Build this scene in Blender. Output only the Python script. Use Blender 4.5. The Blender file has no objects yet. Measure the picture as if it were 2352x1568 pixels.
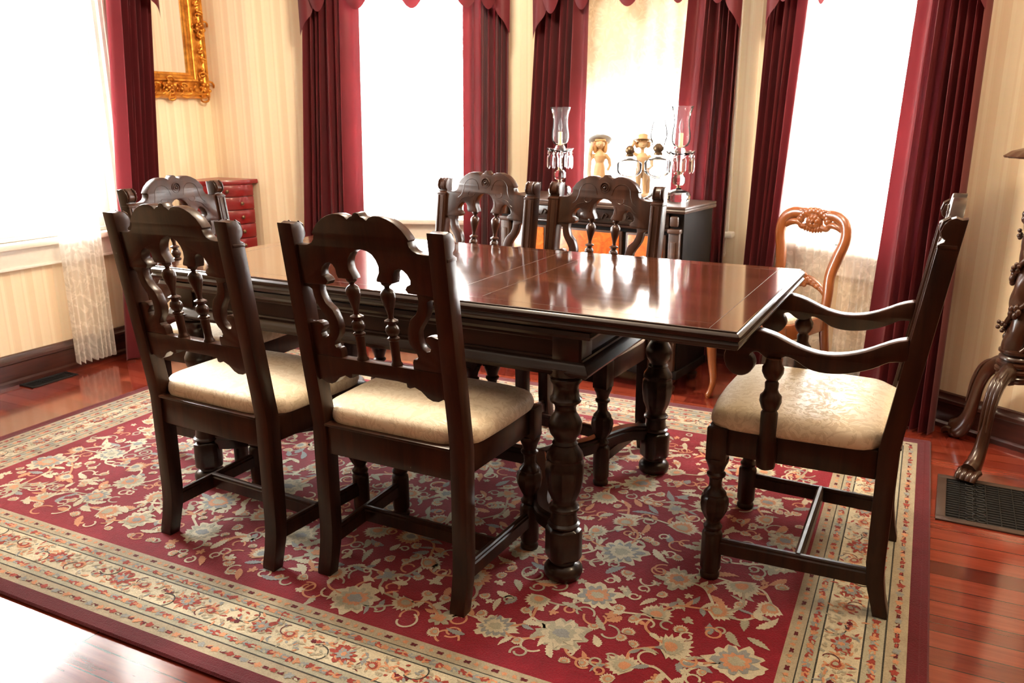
import bpy, bmesh, math, random
from mathutils import Vector, Matrix, noise
from math import sin, cos, pi, radians, sqrt, atan2
random.seed(7)
SC = bpy.context.scene
COL = SC.collection
SC.view_settings.view_transform = 'Standard'
SC.view_settings.look = 'None'
SC.view_settings.gamma = 1
SC.view_settings.use_curve_mapping = False
SC.view_settings.exposure = 1.9

# ------------------------------------------------------------------ materials
def lin(c):
    return tuple((x/12.92 if x <= .04045 else ((x+.055)/1.055)**2.4) for x in c)
class NT:
    def __init__(s, name):
        s.m = bpy.data.materials.new(name); s.m.use_nodes = True
        s.t = s.m.node_tree; s.t.nodes.clear()
        s.out = s.n('ShaderNodeOutputMaterial')
    def n(s, typ, **kw):
        x = s.t.nodes.new(typ)
        for k, v in kw.items():
            if k.startswith('_'): setattr(x, k[1:], v)
            else:
                key = int(k[1:]) if k[0] == 'i' and k[1:].isdigit() else k.replace('__', ' ')
                if hasattr(v, 'is_output') or isinstance(v, bpy.types.NodeSocket): s.t.links.new(v, x.inputs[key])
                else: x.inputs[key].default_value = v
        return x
    def l(s, a, b): s.t.links.new(a, b)
    def pos(s, scale=(1, 1, 1), rot=(0, 0, 0), space='Object'):
        c = s.n('ShaderNodeTexCoord')
        mp = s.n('ShaderNodeMapping'); mp.inputs['Scale'].default_value = scale; mp.inputs['Rotation'].default_value = rot
        s.l(c.outputs[space], mp.inputs['Vector']); return mp.outputs['Vector']
    def noise(s, v, scale, detail=3, rough=.5, dist=0):
        x = s.n('ShaderNodeTexNoise', Vector=v, Scale=scale, Detail=detail, Roughness=rough, Distortion=dist); return x
    def ramp(s, f, stops, interp='LINEAR'):
        x = s.n('ShaderNodeValToRGB'); x.color_ramp.interpolation = interp
        e = x.color_ramp.elements
        while len(e) < len(stops): e.new(.5)
        for i, (p, c) in enumerate(stops):
            e[i].position = p; e[i].color = (*c, 1) if len(c) == 3 else c
        s.l(f, x.inputs[0]); return x.outputs[0]
    def mix(s, f, a, b, mode='MIX'):
        x = s.n('ShaderNodeMix', _data_type='RGBA', _blend_type=mode)
        for v, i in ((f, 0), (a, 6), (b, 7)):
            if isinstance(v, bpy.types.NodeSocket): s.l(v, x.inputs[i])
            else: x.inputs[i].default_value = v if i == 0 else ((*v, 1) if len(v) == 3 else v)
        return x.outputs[2]
    def math(s, op, a, b=0, c=0):
        x = s.n('ShaderNodeMath', _operation=op)
        for v, i in ((a, 0), (b, 1), (c, 2)):
            if isinstance(v, bpy.types.NodeSocket): s.l(v, x.inputs[i])
            else: x.inputs[i].default_value = v
        return x.outputs[0]
    def bump(s, h, strength=.2, dist=.01):
        return s.n('ShaderNodeBump', Height=h, Strength=strength, Distance=dist).outputs[0]
    def bsdf(s, color, rough=.5, normal=None, **kw):
        b = s.n('ShaderNodeBsdfPrincipled')
        if isinstance(color, bpy.types.NodeSocket): s.l(color, b.inputs['Base Color'])
        else: b.inputs['Base Color'].default_value = (*color, 1)
        if isinstance(rough, bpy.types.NodeSocket): s.l(rough, b.inputs['Roughness'])
        else: b.inputs['Roughness'].default_value = rough
        if normal is not None: s.l(normal, b.inputs['Normal'])
        for k, v in kw.items():
            key = k.replace('_', ' ')
            if isinstance(v, bpy.types.NodeSocket): s.l(v, b.inputs[key])
            else: b.inputs[key].default_value = v
        return b.outputs[0]
    def done(s, sh): s.l(sh, s.out.inputs[0]); return s.m

def wood(name, dark, light, scale=(2, 30, 30), rough=.3, coat=.4, nscale=1.2, bump=.05, coatr=.15, spec=.5):
    t = NT(name); v = t.pos(scale)
    n = t.noise(v, nscale, 4, .6, .6); n2 = t.noise(t.pos((1, 1, 1)), 3, 2)
    f = t.math('ADD', t.math('MULTIPLY', n.outputs[0], .75), t.math('MULTIPLY', n2.outputs[0], .25))
    c = t.ramp(f, [(.3, dark), (.7, light)])
    return t.done(t.bsdf(c, rough, t.bump(n.outputs[0], bump, .003), Coat_Weight=coat, Coat_Roughness=coatr, Specular_IOR_Level=spec))
M = {}
M['chair_wood'] = wood('chair_wood', (.007, .003, .002), (.052, .0165, .0070), (30, 30, 3), .32, .10, 1.0, .05, .18, .30)
M['dark_wood'] = wood('table_wood', (.007, .003, .002), (.030, .011, .006), (3, 30, 30), .30, .22, 1.0, spec=.35)
M['carved_wood'] = wood('carved_wood', (.022, .008, .004), (.075, .026, .012), (12, 12, 3), .28, .6, 1.0)
M['baseboard'] = wood('baseboard_wood', (.028, .007, .005), (.08, .022, .014), (3, 3, 30), .32, .4)
M['honey_wood'] = wood('honey_wood', (.17, .044, .010), (.33, .10, .024), (20, 20, 4), .3, .5, 1.0)
M['side_wood'] = wood('sideboard_wood', (.02, .009, .005), (.075, .029, .013), (3, 20, 20), .5, .05)
M['matt_wood'] = (lambda t: t.done(t.bsdf(t.mix(t.noise(t.pos((3, 20, 2)), 2, 3).outputs[0], (.004, .002, .0015), (.010, .005, .003)), .7, Specular_IOR_Level=.15)))(NT('matt_dark_wood'))
def _burl():
    t = NT('burl_veneer'); n = t.noise(t.pos((1, 1, 1)), 22, 5, .65, 2.0); n2 = t.noise(t.pos((1, 1, .4)), 3, 2)
    c = t.ramp(t.math('ADD', t.math('MULTIPLY', n.outputs[0], .7), t.math('MULTIPLY', n2.outputs[0], .3)), [(.32, (.36, .060, .010)), (.5, (.60, .125, .018)), (.68, (.78, .22, .035))])
    return t.done(t.bsdf(c, .3, Coat_Weight=.5, Coat_Roughness=.12))
M['burl'] = _burl()
def _top():
    t = NT('table_veneer'); v = t.pos((1.6, 26, 1)); n = t.noise(v, 1.4, 5, .62, .5)
    n2 = t.noise(t.pos((2, 9, 1)), 1.6, 3, .5, 1.2)
    c = t.ramp(t.math('ADD', t.math('MULTIPLY', n.outputs[0], .5), t.math('MULTIPLY', n2.outputs[0], .5)), [(.33, (.034, .010, .005)), (.52, (.078, .024, .010)), (.68, (.14, .046, .019))])
    r = t.math('ADD', t.math('MULTIPLY', n.outputs[0], .06), .10)
    return t.done(t.bsdf(c, r, t.bump(n.outputs[0], .02, .001), Coat_Weight=.9, Coat_Roughness=.07, IOR=1.6, Coat_IOR=1.6))
M['table_top'] = _top()
def _uph():
    t = NT('damask_upholstery')
    v = t.pos((1, 1, 1)); w = t.noise(v, 14, 2, .5)
    vv = t.n('ShaderNodeVectorMath', _operation='ADD'); t.l(v, vv.inputs[0])
    sc = t.n('ShaderNodeVectorMath', _operation='SCALE'); t.l(w.outputs['Color'], sc.inputs[0]); sc.inputs['Scale'].default_value = .10
    t.l(sc.outputs[0], vv.inputs[1])
    n = t.noise(vv.outputs[0], 34, 3, .62, 1.6)
    mask = t.ramp(n.outputs[0], [(.47, (0, 0, 0)), (.51, (1, 1, 1))])
    c = t.mix(mask, lin((.86, .79, .67)), lin((.92, .86, .75)))
    fine = t.noise(v, 500, 1)
    h = t.math('ADD', t.math('MULTIPLY', mask, .6), t.math('MULTIPLY', fine.outputs[0], .4))
    r = t.math('SUBTRACT', .62, t.math('MULTIPLY', mask, .24))
    return t.done(t.bsdf(c, r, t.bump(h, .35, .002), Sheen_Weight=.25))
M['upholstery'] = _uph()
def _satin(name, c1, c2, c3):
    t = NT(name); v = t.pos((1, 1, 1)); n = t.noise(v, 5, 2); f = t.noise(t.pos((400, 400, 60)), 1, 1)
    c = t.mix(n.outputs[0], c1, c2)
    p = t.bsdf(c, .52, t.bump(f.outputs[0], .12, .001), Sheen_Weight=.15, Specular_IOR_Level=.45)
    tr = t.n('ShaderNodeBsdfTranslucent', Color=(*c3, 1))
    mx = t.n('ShaderNodeMixShader', Fac=.032); t.l(p, mx.inputs[1]); t.l(tr.outputs[0], mx.inputs[2])
    return t.done(mx.outputs[0])
M['curtain'] = _satin('burgundy_satin', (.145, .013, .019), (.21, .021, .028), (.80, .14, .18))
def _lace():
    t = NT('white_lace'); v = t.pos((1, 1, 1))
    w = t.noise(v, 9, 2)
    vv = t.n('ShaderNodeVectorMath', _operation='ADD'); t.l(v, vv.inputs[0])
    sc = t.n('ShaderNodeVectorMath', _operation='SCALE'); t.l(w.outputs['Color'], sc.inputs[0]); sc.inputs['Scale'].default_value = .12
    t.l(sc.outputs[0], vv.inputs[1])
    n = t.noise(vv.outputs[0], 18, 3, .6, 1.5)
    m = t.ramp(n.outputs[0], [(.49, (.56, .56, .56)), (.57, (.74, .74, .74))])
    d = t.n('ShaderNodeBsdfDiffuse', Color=(.98, .97, .93, 1)); tr = t.n('ShaderNodeBsdfTranslucent', Color=(.98, .97, .93, 1))
    a = t.n('ShaderNodeMixShader', Fac=.5); t.l(d.outputs[0], a.inputs[1]); t.l(tr.outputs[0], a.inputs[2])
    tp = t.n('ShaderNodeBsdfTransparent'); b = t.n('ShaderNodeMixShader'); t.l(m, b.inputs[0]); t.l(tp.outputs[0], b.inputs[1]); t.l(a.outputs[0], b.inputs[2])
    return t.done(b.outputs[0])
M['lace'] = _lace()
def _blind():
    t = NT('cream_blind')
    d = t.n('ShaderNodeBsdfDiffuse', Color=(.86, .74, .55, 1)); tr = t.n('ShaderNodeBsdfTranslucent', Color=(.86, .70, .48, 1))
    a = t.n('ShaderNodeMixShader', Fac=.10); t.l(d.outputs[0], a.inputs[1]); t.l(tr.outputs[0], a.inputs[2]); return t.done(a.outputs[0])
M['blind'] = _blind()
def _paper():
    t = NT('striped_wallpaper'); c = t.n('ShaderNodeTexCoord'); sx = t.n('ShaderNodeSeparateXYZ'); t.l(c.outputs['Object'], sx.inputs[0])
    x = t.math('FRACT', t.math('MULTIPLY', sx.outputs[0], 1/.105))
    col = t.ramp(x, [(0, lin((.98, .91, .78))), (.28, lin((.965, .885, .75))), (.36, lin((.99, .925, .80))), (.5, lin((.965, .885, .75))), (.58, lin((.955, .865, .725))), (.86, lin((.99, .925, .80)))], 'CONSTANT')
    n = t.noise(t.pos((1, 1, 1)), 60, 2); col = t.mix(.06, col, n.outputs['Color'], 'MULTIPLY')
    return t.done(t.bsdf(col, .5, Specular_IOR_Level=.35))
M['wallpaper'] = _paper()
def flat(name, c, rough=.5, **kw):
    t = NT(name); n = t.noise(t.pos((1, 1, 1)), 40, 2)
    col = t.mix(n.outputs[0], tuple(x*.9 for x in c), tuple(min(1, x*1.06) for x in c))
    return t.done(t.bsdf(col, rough, **kw))
M['trim'] = flat('white_trim', (.86, .81, .72), .35)
M['ceiling'] = flat('ceiling_paint', (.82, .78, .70), .8)
M['plainwall'] = flat('plain_wall', (.20, .12, .07), .7)
def _floor():
    t = NT('cherry_floor'); v = t.pos((1, 1, 1), (0, 0, radians(-.7)))
    br = t.n('ShaderNodeTexBrick', Vector=v, Scale=1.0); br.offset = .37; br.squash = 1
    for k, val in (('Color1', (.13, .0, .0, 1)), ('Color2', (.9, .0, .0, 1)), ('Mortar', (0, 0, 0, 1)), ('Mortar Size', .0018), ('Mortar Smooth', .1), ('Bias', 0), ('Brick Width', .85), ('Row Height', .073)):
        br.inputs[k].default_value = val
    sp = t.n('ShaderNodeSeparateColor'); t.l(br.outputs['Color'], sp.inputs[0])
    g = t.noise(t.pos((2.2, 40, 1)), 1.5, 4, .6, .4)
    f = t.math('ADD', t.math('MULTIPLY', sp.outputs[0], .6), t.math('MULTIPLY', g.outputs[0], .5))
    c = t.ramp(f, [(.22, (.085, .009, .006)), (.5, (.19, .026, .014)), (.85, (.33, .060, .030))])
    c = t.mix(br.outputs['Fac'], c, (.02, .004, .003))
    h = g.outputs[0]
    return t.done(t.bsdf(c, t.math('ADD', t.math('MULTIPLY', g.outputs[0], .08), .12), t.bump(h, .02, .002), Coat_Weight=.8, Coat_Roughness=.10))
M['floor'] = _floor()
def pile(name, c, var=.25):
    t = NT(name); v = t.pos((1, 1, 1)); n = t.noise(v, 260, 2, .7); n2 = t.noise(v, 24, 3)
    f = t.math('ADD', t.math('MULTIPLY', n.outputs[0], .6), t.math('MULTIPLY', n2.outputs[0], .4))
    col = t.ramp(f, [(.3, tuple(x*(1-var) for x in c)), (.7, tuple(min(1, x*(1+var)) for x in c))])
    return t.done(t.bsdf(col, .92, t.bump(n.outputs[0], .5, .004), Sheen_Weight=.25, Specular_IOR_Level=.1))
RUG = dict(red=lin((.52, .06, .15)), dred=lin((.36, .05, .11)), tan=lin((.66, .62, .53)), cream=lin((.79, .76, .66)), sage=lin((.67, .66, .58)), blue=lin((.56, .58, .58)), peach=lin((.78, .56, .42)), rust=lin((.60, .24, .20)), line=lin((.22, .22, .20)))
for k, c in RUG.items(): M['rug_'+k] = pile('rug_'+k, c)
M['gold'] = (lambda t: t.done(t.bsdf(t.ramp(t.noise(t.pos((1, 1, 1)), 30, 4).outputs[0], [(.3, (.42, .14, .02)), (.7, (.85, .42, .07))]), .36, Metallic=.85)))(NT('gilt'))
M['mirror'] = (lambda t: t.done(t.bsdf((.93, .92, .90), .01, Metallic=1.0)))(NT('mirror_glass'))
M['brass'] = (lambda t: t.done(t.bsdf(t.mix(t.noise(t.pos((1, 1, 1)), 50, 2).outputs[0], (.10, .06, .03), (.22, .15, .09)), .4, Metallic=.9)))(NT('aged_brass'))
M['chrome'] = (lambda t: t.done(t.bsdf((.8, .8, .8), .12, Metallic=1.0)))(NT('chrome'))
M['glass'] = (lambda t: t.done(t.bsdf((.97, .99, 1), .02, Transmission_Weight=1.0, IOR=1.48)))(NT('crystal_glass'))
def _thin(name='thin_glass', ior=1.5):
    t = NT(name); fr = t.n('ShaderNodeFresnel', IOR=ior)
    g = t.n('ShaderNodeBsdfGlossy', Roughness=.02); g.inputs['Color'].default_value = (1, 1, 1, 1)
    tp = t.n('ShaderNodeBsdfTransparent', Color=(.975, .985, .985, 1))
    m = t.n('ShaderNodeMixShader'); t.l(fr.outputs[0], m.inputs[0]); t.l(tp.outputs[0], m.inputs[1]); t.l(g.outputs[0], m.inputs[2]); return t.done(m.outputs[0])
M['pane'] = _thin()
def _lampglass():
    t = NT('lamp_glass'); fr = t.n('ShaderNodeFresnel', IOR=1.2)
    g = t.n('ShaderNodeBsdfGlossy', Roughness=.06); tp = t.n('ShaderNodeBsdfTransparent', Color=(.99, .99, .99, 1)); tl = t.n('ShaderNodeBsdfTranslucent', Color=(.95, .96, 1, 1))
    m0 = t.n('ShaderNodeMixShader', Fac=.025); t.l(tp.outputs[0], m0.inputs[1]); t.l(tl.outputs[0], m0.inputs[2])  # faint white translucency stands in for bright window reflections on the glass
    m = t.n('ShaderNodeMixShader'); t.l(fr.outputs[0], m.inputs[0]); t.l(m0.outputs[0], m.inputs[1]); t.l(g.outputs[0], m.inputs[2]); return t.done(m.outputs[0])
M['lamp_glass'] = _lampglass()
M['lacquer'] = (lambda t: t.done(t.bsdf(t.mix(t.noise(t.pos((1, 1, 1)), 12, 3).outputs[0], (.16, .006, .008), (.27, .012, .012)), .32, Coat_Weight=.3)))(NT('red_lacquer'))
M['iron'] = flat('black_iron', (.010, .010, .011), .5, Metallic=.3)
M['bronze'] = flat('bronze_frame', (.085, .055, .042), .45, Metallic=.3)
M['porcelain'] = flat('tan_bisque', (.50, .31, .15), .55)
M['porc_grey'] = flat('grey_bisque', (.42, .42, .40), .55)
M['porc_pink'] = flat('pink_bisque', (.70, .42, .32), .55)
M['hair'] = flat('blond_bisque', (.60, .34, .14), .55)
M['candle'] = flat('cream_candle', (.80, .58, .38), .5)
M['duct_shade'] = flat('painted_duct_shade', (.004, .004, .004), .8)
M['marble'] = flat('cream_stone_globe', (.55, .50, .36), .2, Coat_Weight=.5)

# ------------------------------------------------------------------ mesh helpers
def link(name, bm, mat, parent=None, ang=35, loc=None):
    me = bpy.data.meshes.new(name)
    bmesh.ops.recalc_face_normals(bm, faces=bm.faces)
    bm.to_mesh(me); bm.free()
    mats = mat if isinstance(mat, (list, tuple)) else [mat]
    for m in mats: me.materials.append(m)
    me.shade_smooth(); me.set_sharp_from_angle(angle=radians(ang))
    o = bpy.data.objects.new(name, me); COL.objects.link(o)
    if parent: o.parent = parent
    if loc: o.location = loc
    return o
def empty(name, loc=(0, 0, 0), rz=0, label=None, cat=None, group=None):
    o = bpy.data.objects.new(name, None); COL.objects.link(o); o.empty_display_size = .05
    o.location = loc; o.rotation_euler = (0, 0, rz); tag(o, label, cat, group); return o
def tag(o, label=None, cat=None, group=None, kind=None):
    if label: o['label'] = label
    if cat: o['category'] = cat
    if group: o['group'] = group
    if kind: o['kind'] = kind
    return o
def box(bm, x0, x1, y0, y1, z0, z1, bev=0, seg=2):
    r = bmesh.ops.create_cube(bm, size=1); vs = r['verts']
    for v in vs:
        v.co = Vector((x0 if v.co.x < 0 else x1, y0 if v.co.y < 0 else y1, z0 if v.co.z < 0 else z1))
    if bev > 0:
        es = {e for v in vs for e in v.link_edges}
        r = bmesh.ops.bevel(bm, geom=list(es), offset=bev, segments=seg, affect='EDGES', profile=.5)
        vs = list({v for f in r['faces'] for v in f.verts} | {v for v in vs if v.is_valid})
    return vs
def lathe(bm, prof, cx=0, cy=0, seg=24, lobes=None, sq=None, mat=None):
    rings = []
    for i, (r, z) in enumerate(prof):
        ring = []
        for k in range(seg):
            a = 2*pi*(k+.5)/seg; rr = r
            if lobes and lobes[1] <= z <= lobes[2]: rr = r*(1+lobes[3]*cos(lobes[0]*a))
            x, y = rr*cos(a), rr*sin(a)
            if sq and sq(z):
                m = max(abs(cos(a)), abs(sin(a))); d = (abs(cos(a))+abs(sin(a)))
                k2 = min(1/m, 1.28/d*1.0) ; x, y = r*cos(a)*k2, r*sin(a)*k2
            ring.append(bm.verts.new((cx+x, cy+y, z)))
        rings.append(ring)
    for a, b in zip(rings, rings[1:]):
        for k in range(seg):
            f = bm.faces.new((a[k], a[(k+1) % seg], b[(k+1) % seg], b[k]))
            if mat is not None: f.material_index = mat
    for ring in (rings[0], rings[-1]):
        if (Vector(ring[0].co)-Vector(ring[seg//2].co)).length > 1e-4:
            f = bm.faces.new(ring)
            if mat is not None: f.material_index = mat
    return rings
def smooth_pts(pts, n=4, closed=False):
    P = [Vector(p) for p in pts]; out = []; L = len(P)
    rng = range(L if closed else L-1)
    for i in rng:
        p0 = P[(i-1) % L] if closed or i > 0 else P[i]*2-P[i+1]
        p1 = P[i]; p2 = P[(i+1) % L]
        p3 = P[(i+2) % L] if closed or i+2 < L else P[i+1]*2-P[i]
        for k in range(n):
            t = k/n
            out.append(.5*((2*p1)+(p2-p0)*t+(2*p0-5*p1+4*p2-p3)*t*t+(3*p1-p0-3*p2+p3)*t**3))
    if not closed: out.append(P[-1])
    return out
def tube(bm, pts, rad, seg=10, closed=False, flat=(1, 1), up=None, mat=None, cap=True):
    P = [Vector(p) for p in pts]; L = len(P)
    if not hasattr(rad, '__len__'): rad = [rad]*L
    rings = []; prev = None
    for i in range(L):
        if closed: t = P[(i+1) % L]-P[i-1]
        else: t = P[min(i+1, L-1)]-P[max(i-1, 0)]
        t.normalize()
        if up is not None:
            n = Vector(up)-t*Vector(up).dot(t); n.normalize()
        elif prev is None:
            a = Vector((0, 0, 1)) if abs(t.z) < .9 else Vector((1, 0, 0)); n = (a-t*a.dot(t)).normalized()
        else: n = (prev-t*prev.dot(t)).normalized()
        prev = n; b = t.cross(n)
        rings.append([bm.verts.new(P[i]+(n*cos(2*pi*k/seg)*flat[0]+b*sin(2*pi*k/seg)*flat[1])*rad[i]) for k in range(seg)])
    for i in range(L if closed else L-1):
        a, c = rings[i], rings[(i+1) % L]
        for k in range(seg):
            f = bm.faces.new((a[k], a[(k+1) % seg], c[(k+1) % seg], c[k]))
            if mat is not None: f.material_index = mat
    if not closed and cap:
        for r in (rings[0], rings[-1]):
            f = bm.faces.new(r)
            if mat is not None: f.material_index = mat
def sweep(bm, pts, prof, up=(0, 0, 1), closed=False, mat=None):
    """profile (a,b): a to the left of travel, b along up; mitred"""
    P = [Vector(p) for p in pts]; L = len(P); U = Vector(up); rings = []
    for i in range(L):
        if closed: d0 = (P[i]-P[i-1]).normalized(); d1 = (P[(i+1) % L]-P[i]).normalized()
        else:
            d1 = (P[min(i+1, L-1)]-P[i]) if i < L-1 else P[i]-P[i-1]; d0 = (P[i]-P[i-1]) if i > 0 else d1
            d0 = d0.normalized(); d1 = d1.normalized()
        n0 = U.cross(d0).normalized(); n1 = U.cross(d1).normalized(); n = (n0+n1); n = n/max(.2, n.dot(n0))
        rings.append([bm.verts.new(P[i]+n*a+U*b) for a, b in prof])
    k = len(prof)
    for i in range(L if closed else L-1):
        a, c = rings[i], rings[(i+1) % L]
        for j in range(k):
            f = bm.faces.new((a[j], a[(j+1) % k], c[(j+1) % k], c[j]))
            if mat is not None: f.material_index = mat
    if not closed:
        for r in (rings[0], rings[-1]):
            f = bm.faces.new(r)
            if mat is not None: f.material_index = mat
def plate(bm, loops, thick, bev=.002, fn=None, mat=None):
    """loops: list of closed (x,z) outlines; first outer, others holes. result x,z with y in +-thick/2, mapped by fn"""
    cu = bpy.data.curves.new('t', 'CURVE'); cu.dimensions = '2D'; cu.fill_mode = 'BOTH'
    cu.extrude = max(.0001, thick/2-bev); cu.bevel_depth = bev; cu.bevel_resolution = 1; cu.offset = -bev
    for lp in loops:
        s = cu.splines.new('POLY'); s.points.add(len(lp)-1)
        for p, q in zip(s.points, lp): p.co = (q[0], q[1], 0, 1)
        s.use_cyclic_u = True
    o = bpy.data.objects.new('t', cu); COL.objects.link(o)
    dg = bpy.context.evaluated_depsgraph_get(); me = bpy.data.meshes.new_from_object(o.evaluated_get(dg))
    n0 = len(bm.verts); f0 = len(bm.faces)
    bm.from_mesh(me); bm.verts.ensure_lookup_table(); bm.faces.ensure_lookup_table()
    for v in bm.verts[n0:]:
        x, z, y = v.co; v.co = Vector((x, y, z))
        if fn: v.co = Vector(fn(x, y, z))
    if mat is not None:
        for f in bm.faces[f0:]: f.material_index = mat
    bmesh.ops.remove_doubles(bm, verts=bm.verts[n0:], dist=1e-5)
    bpy.data.objects.remove(o); bpy.data.curves.remove(cu); bpy.data.meshes.remove(me)
def sphere(bm, c, r, seg=12, sc=(1, 1, 1), mat=None):
    f0 = len(bm.faces)
    bmesh.ops.create_uvsphere(bm, u_segments=seg, v_segments=max(6, seg*2//3), radius=r, matrix=Matrix.Translation(c) @ Matrix.Diagonal((*sc, 1)))
    if mat is not None:
        bm.faces.ensure_lookup_table()
        for f in bm.faces[f0:]: f.material_index = mat
def copy_tree(o, parent=None):
    c = o.copy(); COL.objects.link(c)
    if parent: c.parent = parent
    for ch in [x for x in bpy.data.objects if x.parent == o]: copy_tree(ch, c)
    return c
def rnd(p, r, n=4):
    """rounded rectangle x0,x1,y0,y1"""
    x0, x1, y0, y1 = p; out = []
    for cx, cy, a in ((x1-r, y1-r, 0), (x0+r, y1-r, 90), (x0+r, y0+r, 180), (x1-r, y0+r, 270)):
        for k in range(n+1):
            t = radians(a+90*k/n); out.append((cx+r*cos(t), cy+r*sin(t)))
    return out

# ------------------------------------------------------------------ camera
def camera():
    h, yaw, pit, rol, f = 1.2239, .4715, .2673, -.003, 1897.6
    cy, sy, cp, sp = cos(yaw), sin(yaw), cos(pit), sin(pit)
    F = Vector((-sy*cp, cy*cp, -sp)); R = Vector((cy, sy, 0)); U = R.cross(F)
    R2 = cos(rol)*R+sin(rol)*U; U2 = -sin(rol)*R+cos(rol)*U
    cd = bpy.data.cameras.new('camera'); o = bpy.data.objects.new('camera', cd); COL.objects.link(o)
    m = Matrix((R2, U2, -F)).transposed().to_4x4(); m.translation = (0, 0, h); o.matrix_world = m
    cd.sensor_width = 36; cd.lens = f/2352*36; cd.clip_start = .05; cd.clip_end = 60
    cd.dof.use_dof = True; cd.dof.focus_distance = 2.0; cd.dof.aperture_fstop = 9.0
    SC.camera = o
camera()

# ------------------------------------------------------------------ room
H = 2.75
def frame(p, q):
    p = Vector((*p, 0)); q = Vector((*q, 0)); t = (q-p).normalized()
    return p, (q-p).length, atan2(t.y, t.x)
# every wall is built in its own frame: x along the wall, -y into the room
WALLS = [
    ('wall_left', (-3.80, -2.5), (-3.80, 3.63), [(4.42, 5.45)]),
    ('wall_back', (-3.80, 3.63), (-3.474, 3.63), []),
    ('wall_bay_left', (-3.474, 3.63), (-2.07, 4.18), [(.54, 1.30)]),
    ('wall_bay_centre', (-2.07, 4.18), (-.82, 4.18), [(.27, 1.06)]),
    ('wall_bay_right', (-.82, 4.18), (.72, 3.26), [(.27, .93)]),
    ('wall_corner', (.72, 3.26), (2.0, 3.26), []),
    ('wall_right', (2.0, 3.26), (2.0, -2.5), []),
    ('wall_rear', (2.0, -2.5), (-3.80, -2.5), []),
]
SILL, HEAD, WT = .66, 2.30, .16
BASE = [(0, 0), (-.030, 0), (-.030, .018), (-.019, .026), (-.018, .100), (-.026, .106), (-.024, .118), (-.013, .128), (-.010, .140), (0, .144)]
wn = 0; LACE = {}
for name, p, q, op in WALLS:
    o0, L, rz = frame(p, q)
    bm = bmesh.new()
    segs = []
    x = 0
    for a, b in op:
        segs.append((x, a, 0, H)); segs.append((a, b, 0, SILL)); segs.append((a, b, HEAD, H)); x = b
    segs.append((x, L, 0, H))
    for a, b, z0, z1 in segs: box(bm, a, b, 0, WT, z0, z1)
    w = link(name, bm, M['wallpaper'] if name not in ('wall_rear', 'wall_right', 'wall_corner') else M['plainwall'] if name != 'wall_corner' else M['wallpaper'], loc=o0); w.rotation_euler[2] = rz; tag(w, kind='structure')
    bm = bmesh.new(); sweep(bm, [(0, 0, 0), (L, 0, 0)], [(-a if False else a, b) for a, b in BASE])
    nm = {'wall_left': 'baseboard_left', 'wall_back': 'baseboard_back', 'wall_bay_left': 'baseboard_bay_left', 'wall_bay_centre': 'baseboard_bay_centre', 'wall_bay_right': 'baseboard_bay_right', 'wall_corner': 'baseboard_corner', 'wall_right': 'baseboard_right', 'wall_rear': 'baseboard_rear'}[name]
    bb = link(nm, bm, M['baseboard'], loc=o0); bb.rotation_euler[2] = rz; tag(bb, kind='structure')
    for a, b in op:
        wn += 1
        win = empty('window_%d' % wn, o0, rz); win['kind'] = 'structure'
        bm = bmesh.new()   # casing, stool, apron
        cw = .10
        box(bm, a-cw, a, -.022, .002, SILL, HEAD+.1, .004); box(bm, b, b+cw, -.022, .002, SILL, HEAD+.1, .004)
        box(bm, a, b, -.022, .002, HEAD, HEAD+.1, .004)
        for xa in (a-cw, b): box(bm, xa+.02, xa+.03, -.028, -.02, SILL, HEAD+.08); box(bm, xa+.07, xa+.08, -.028, -.02, SILL, HEAD+.08)
        link('casing', bm, M['trim'], win)
        bm = bmesh.new(); box(bm, a-cw-.03, b+cw+.03, -.06, .03, SILL-.028, SILL, .006); link('window_sill', bm, M['trim'], win)
        bm = bmesh.new(); box(bm, a-cw+.005, b+cw-.005, -.024, .002, SILL-.115, SILL-.028, .004); box(bm, a-cw+.005, b+cw-.005, -.032, -.018, SILL-.125, SILL-.112, .003); link('apron', bm, M['trim'], win)
        bm = bmesh.new(); j = .02   # jamb
        box(bm, a, a+j, .0, WT, SILL, HEAD); box(bm, b-j, b, .0, WT, SILL, HEAD); box(bm, a, b, .0, WT, HEAD-j, HEAD); box(bm, a, b, .03, WT, SILL, SILL+.015)
        link('jamb', bm, M['trim'], win)
        mid = (SILL+HEAD)/2+.06
        for nmz, z0, z1, yy in (('sash', SILL+.015, mid+.02, .06), ('sash', mid-.02, HEAD-j, .095)):
            bm = bmesh.new(); s = .045
            box(bm, a+j, a+j+s, yy, yy+.03, z0, z1, .003); box(bm, b-j-s, b-j, yy, yy+.03, z0, z1, .003)
            box(bm, a+j+s, b-j-s, yy, yy+.03, z0, z0+.05, .003); box(bm, a+j+s, b-j-s, yy, yy+.03, z1-.04, z1, .003)
            sa = link(nmz, bm, M['trim'], win)
            bm = bmesh.new(); box(bm, a+j+s-.003, b-j-s+.003, yy+.013, yy+.017, z0+.047, z1-.037); link('pane', bm, M['pane'], sa)
bm = bmesh.new(); box(bm, -4.2, 2.3, -2.7, 4.5, -.10, 0); tag(link('floor', bm, M['floor']), kind='structure')
bm = bmesh.new(); box(bm, -4.2, 2.3, -2.7, 4.5, H, H+.1); tag(link('ceiling', bm, M['ceiling']), kind='structure')

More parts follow.
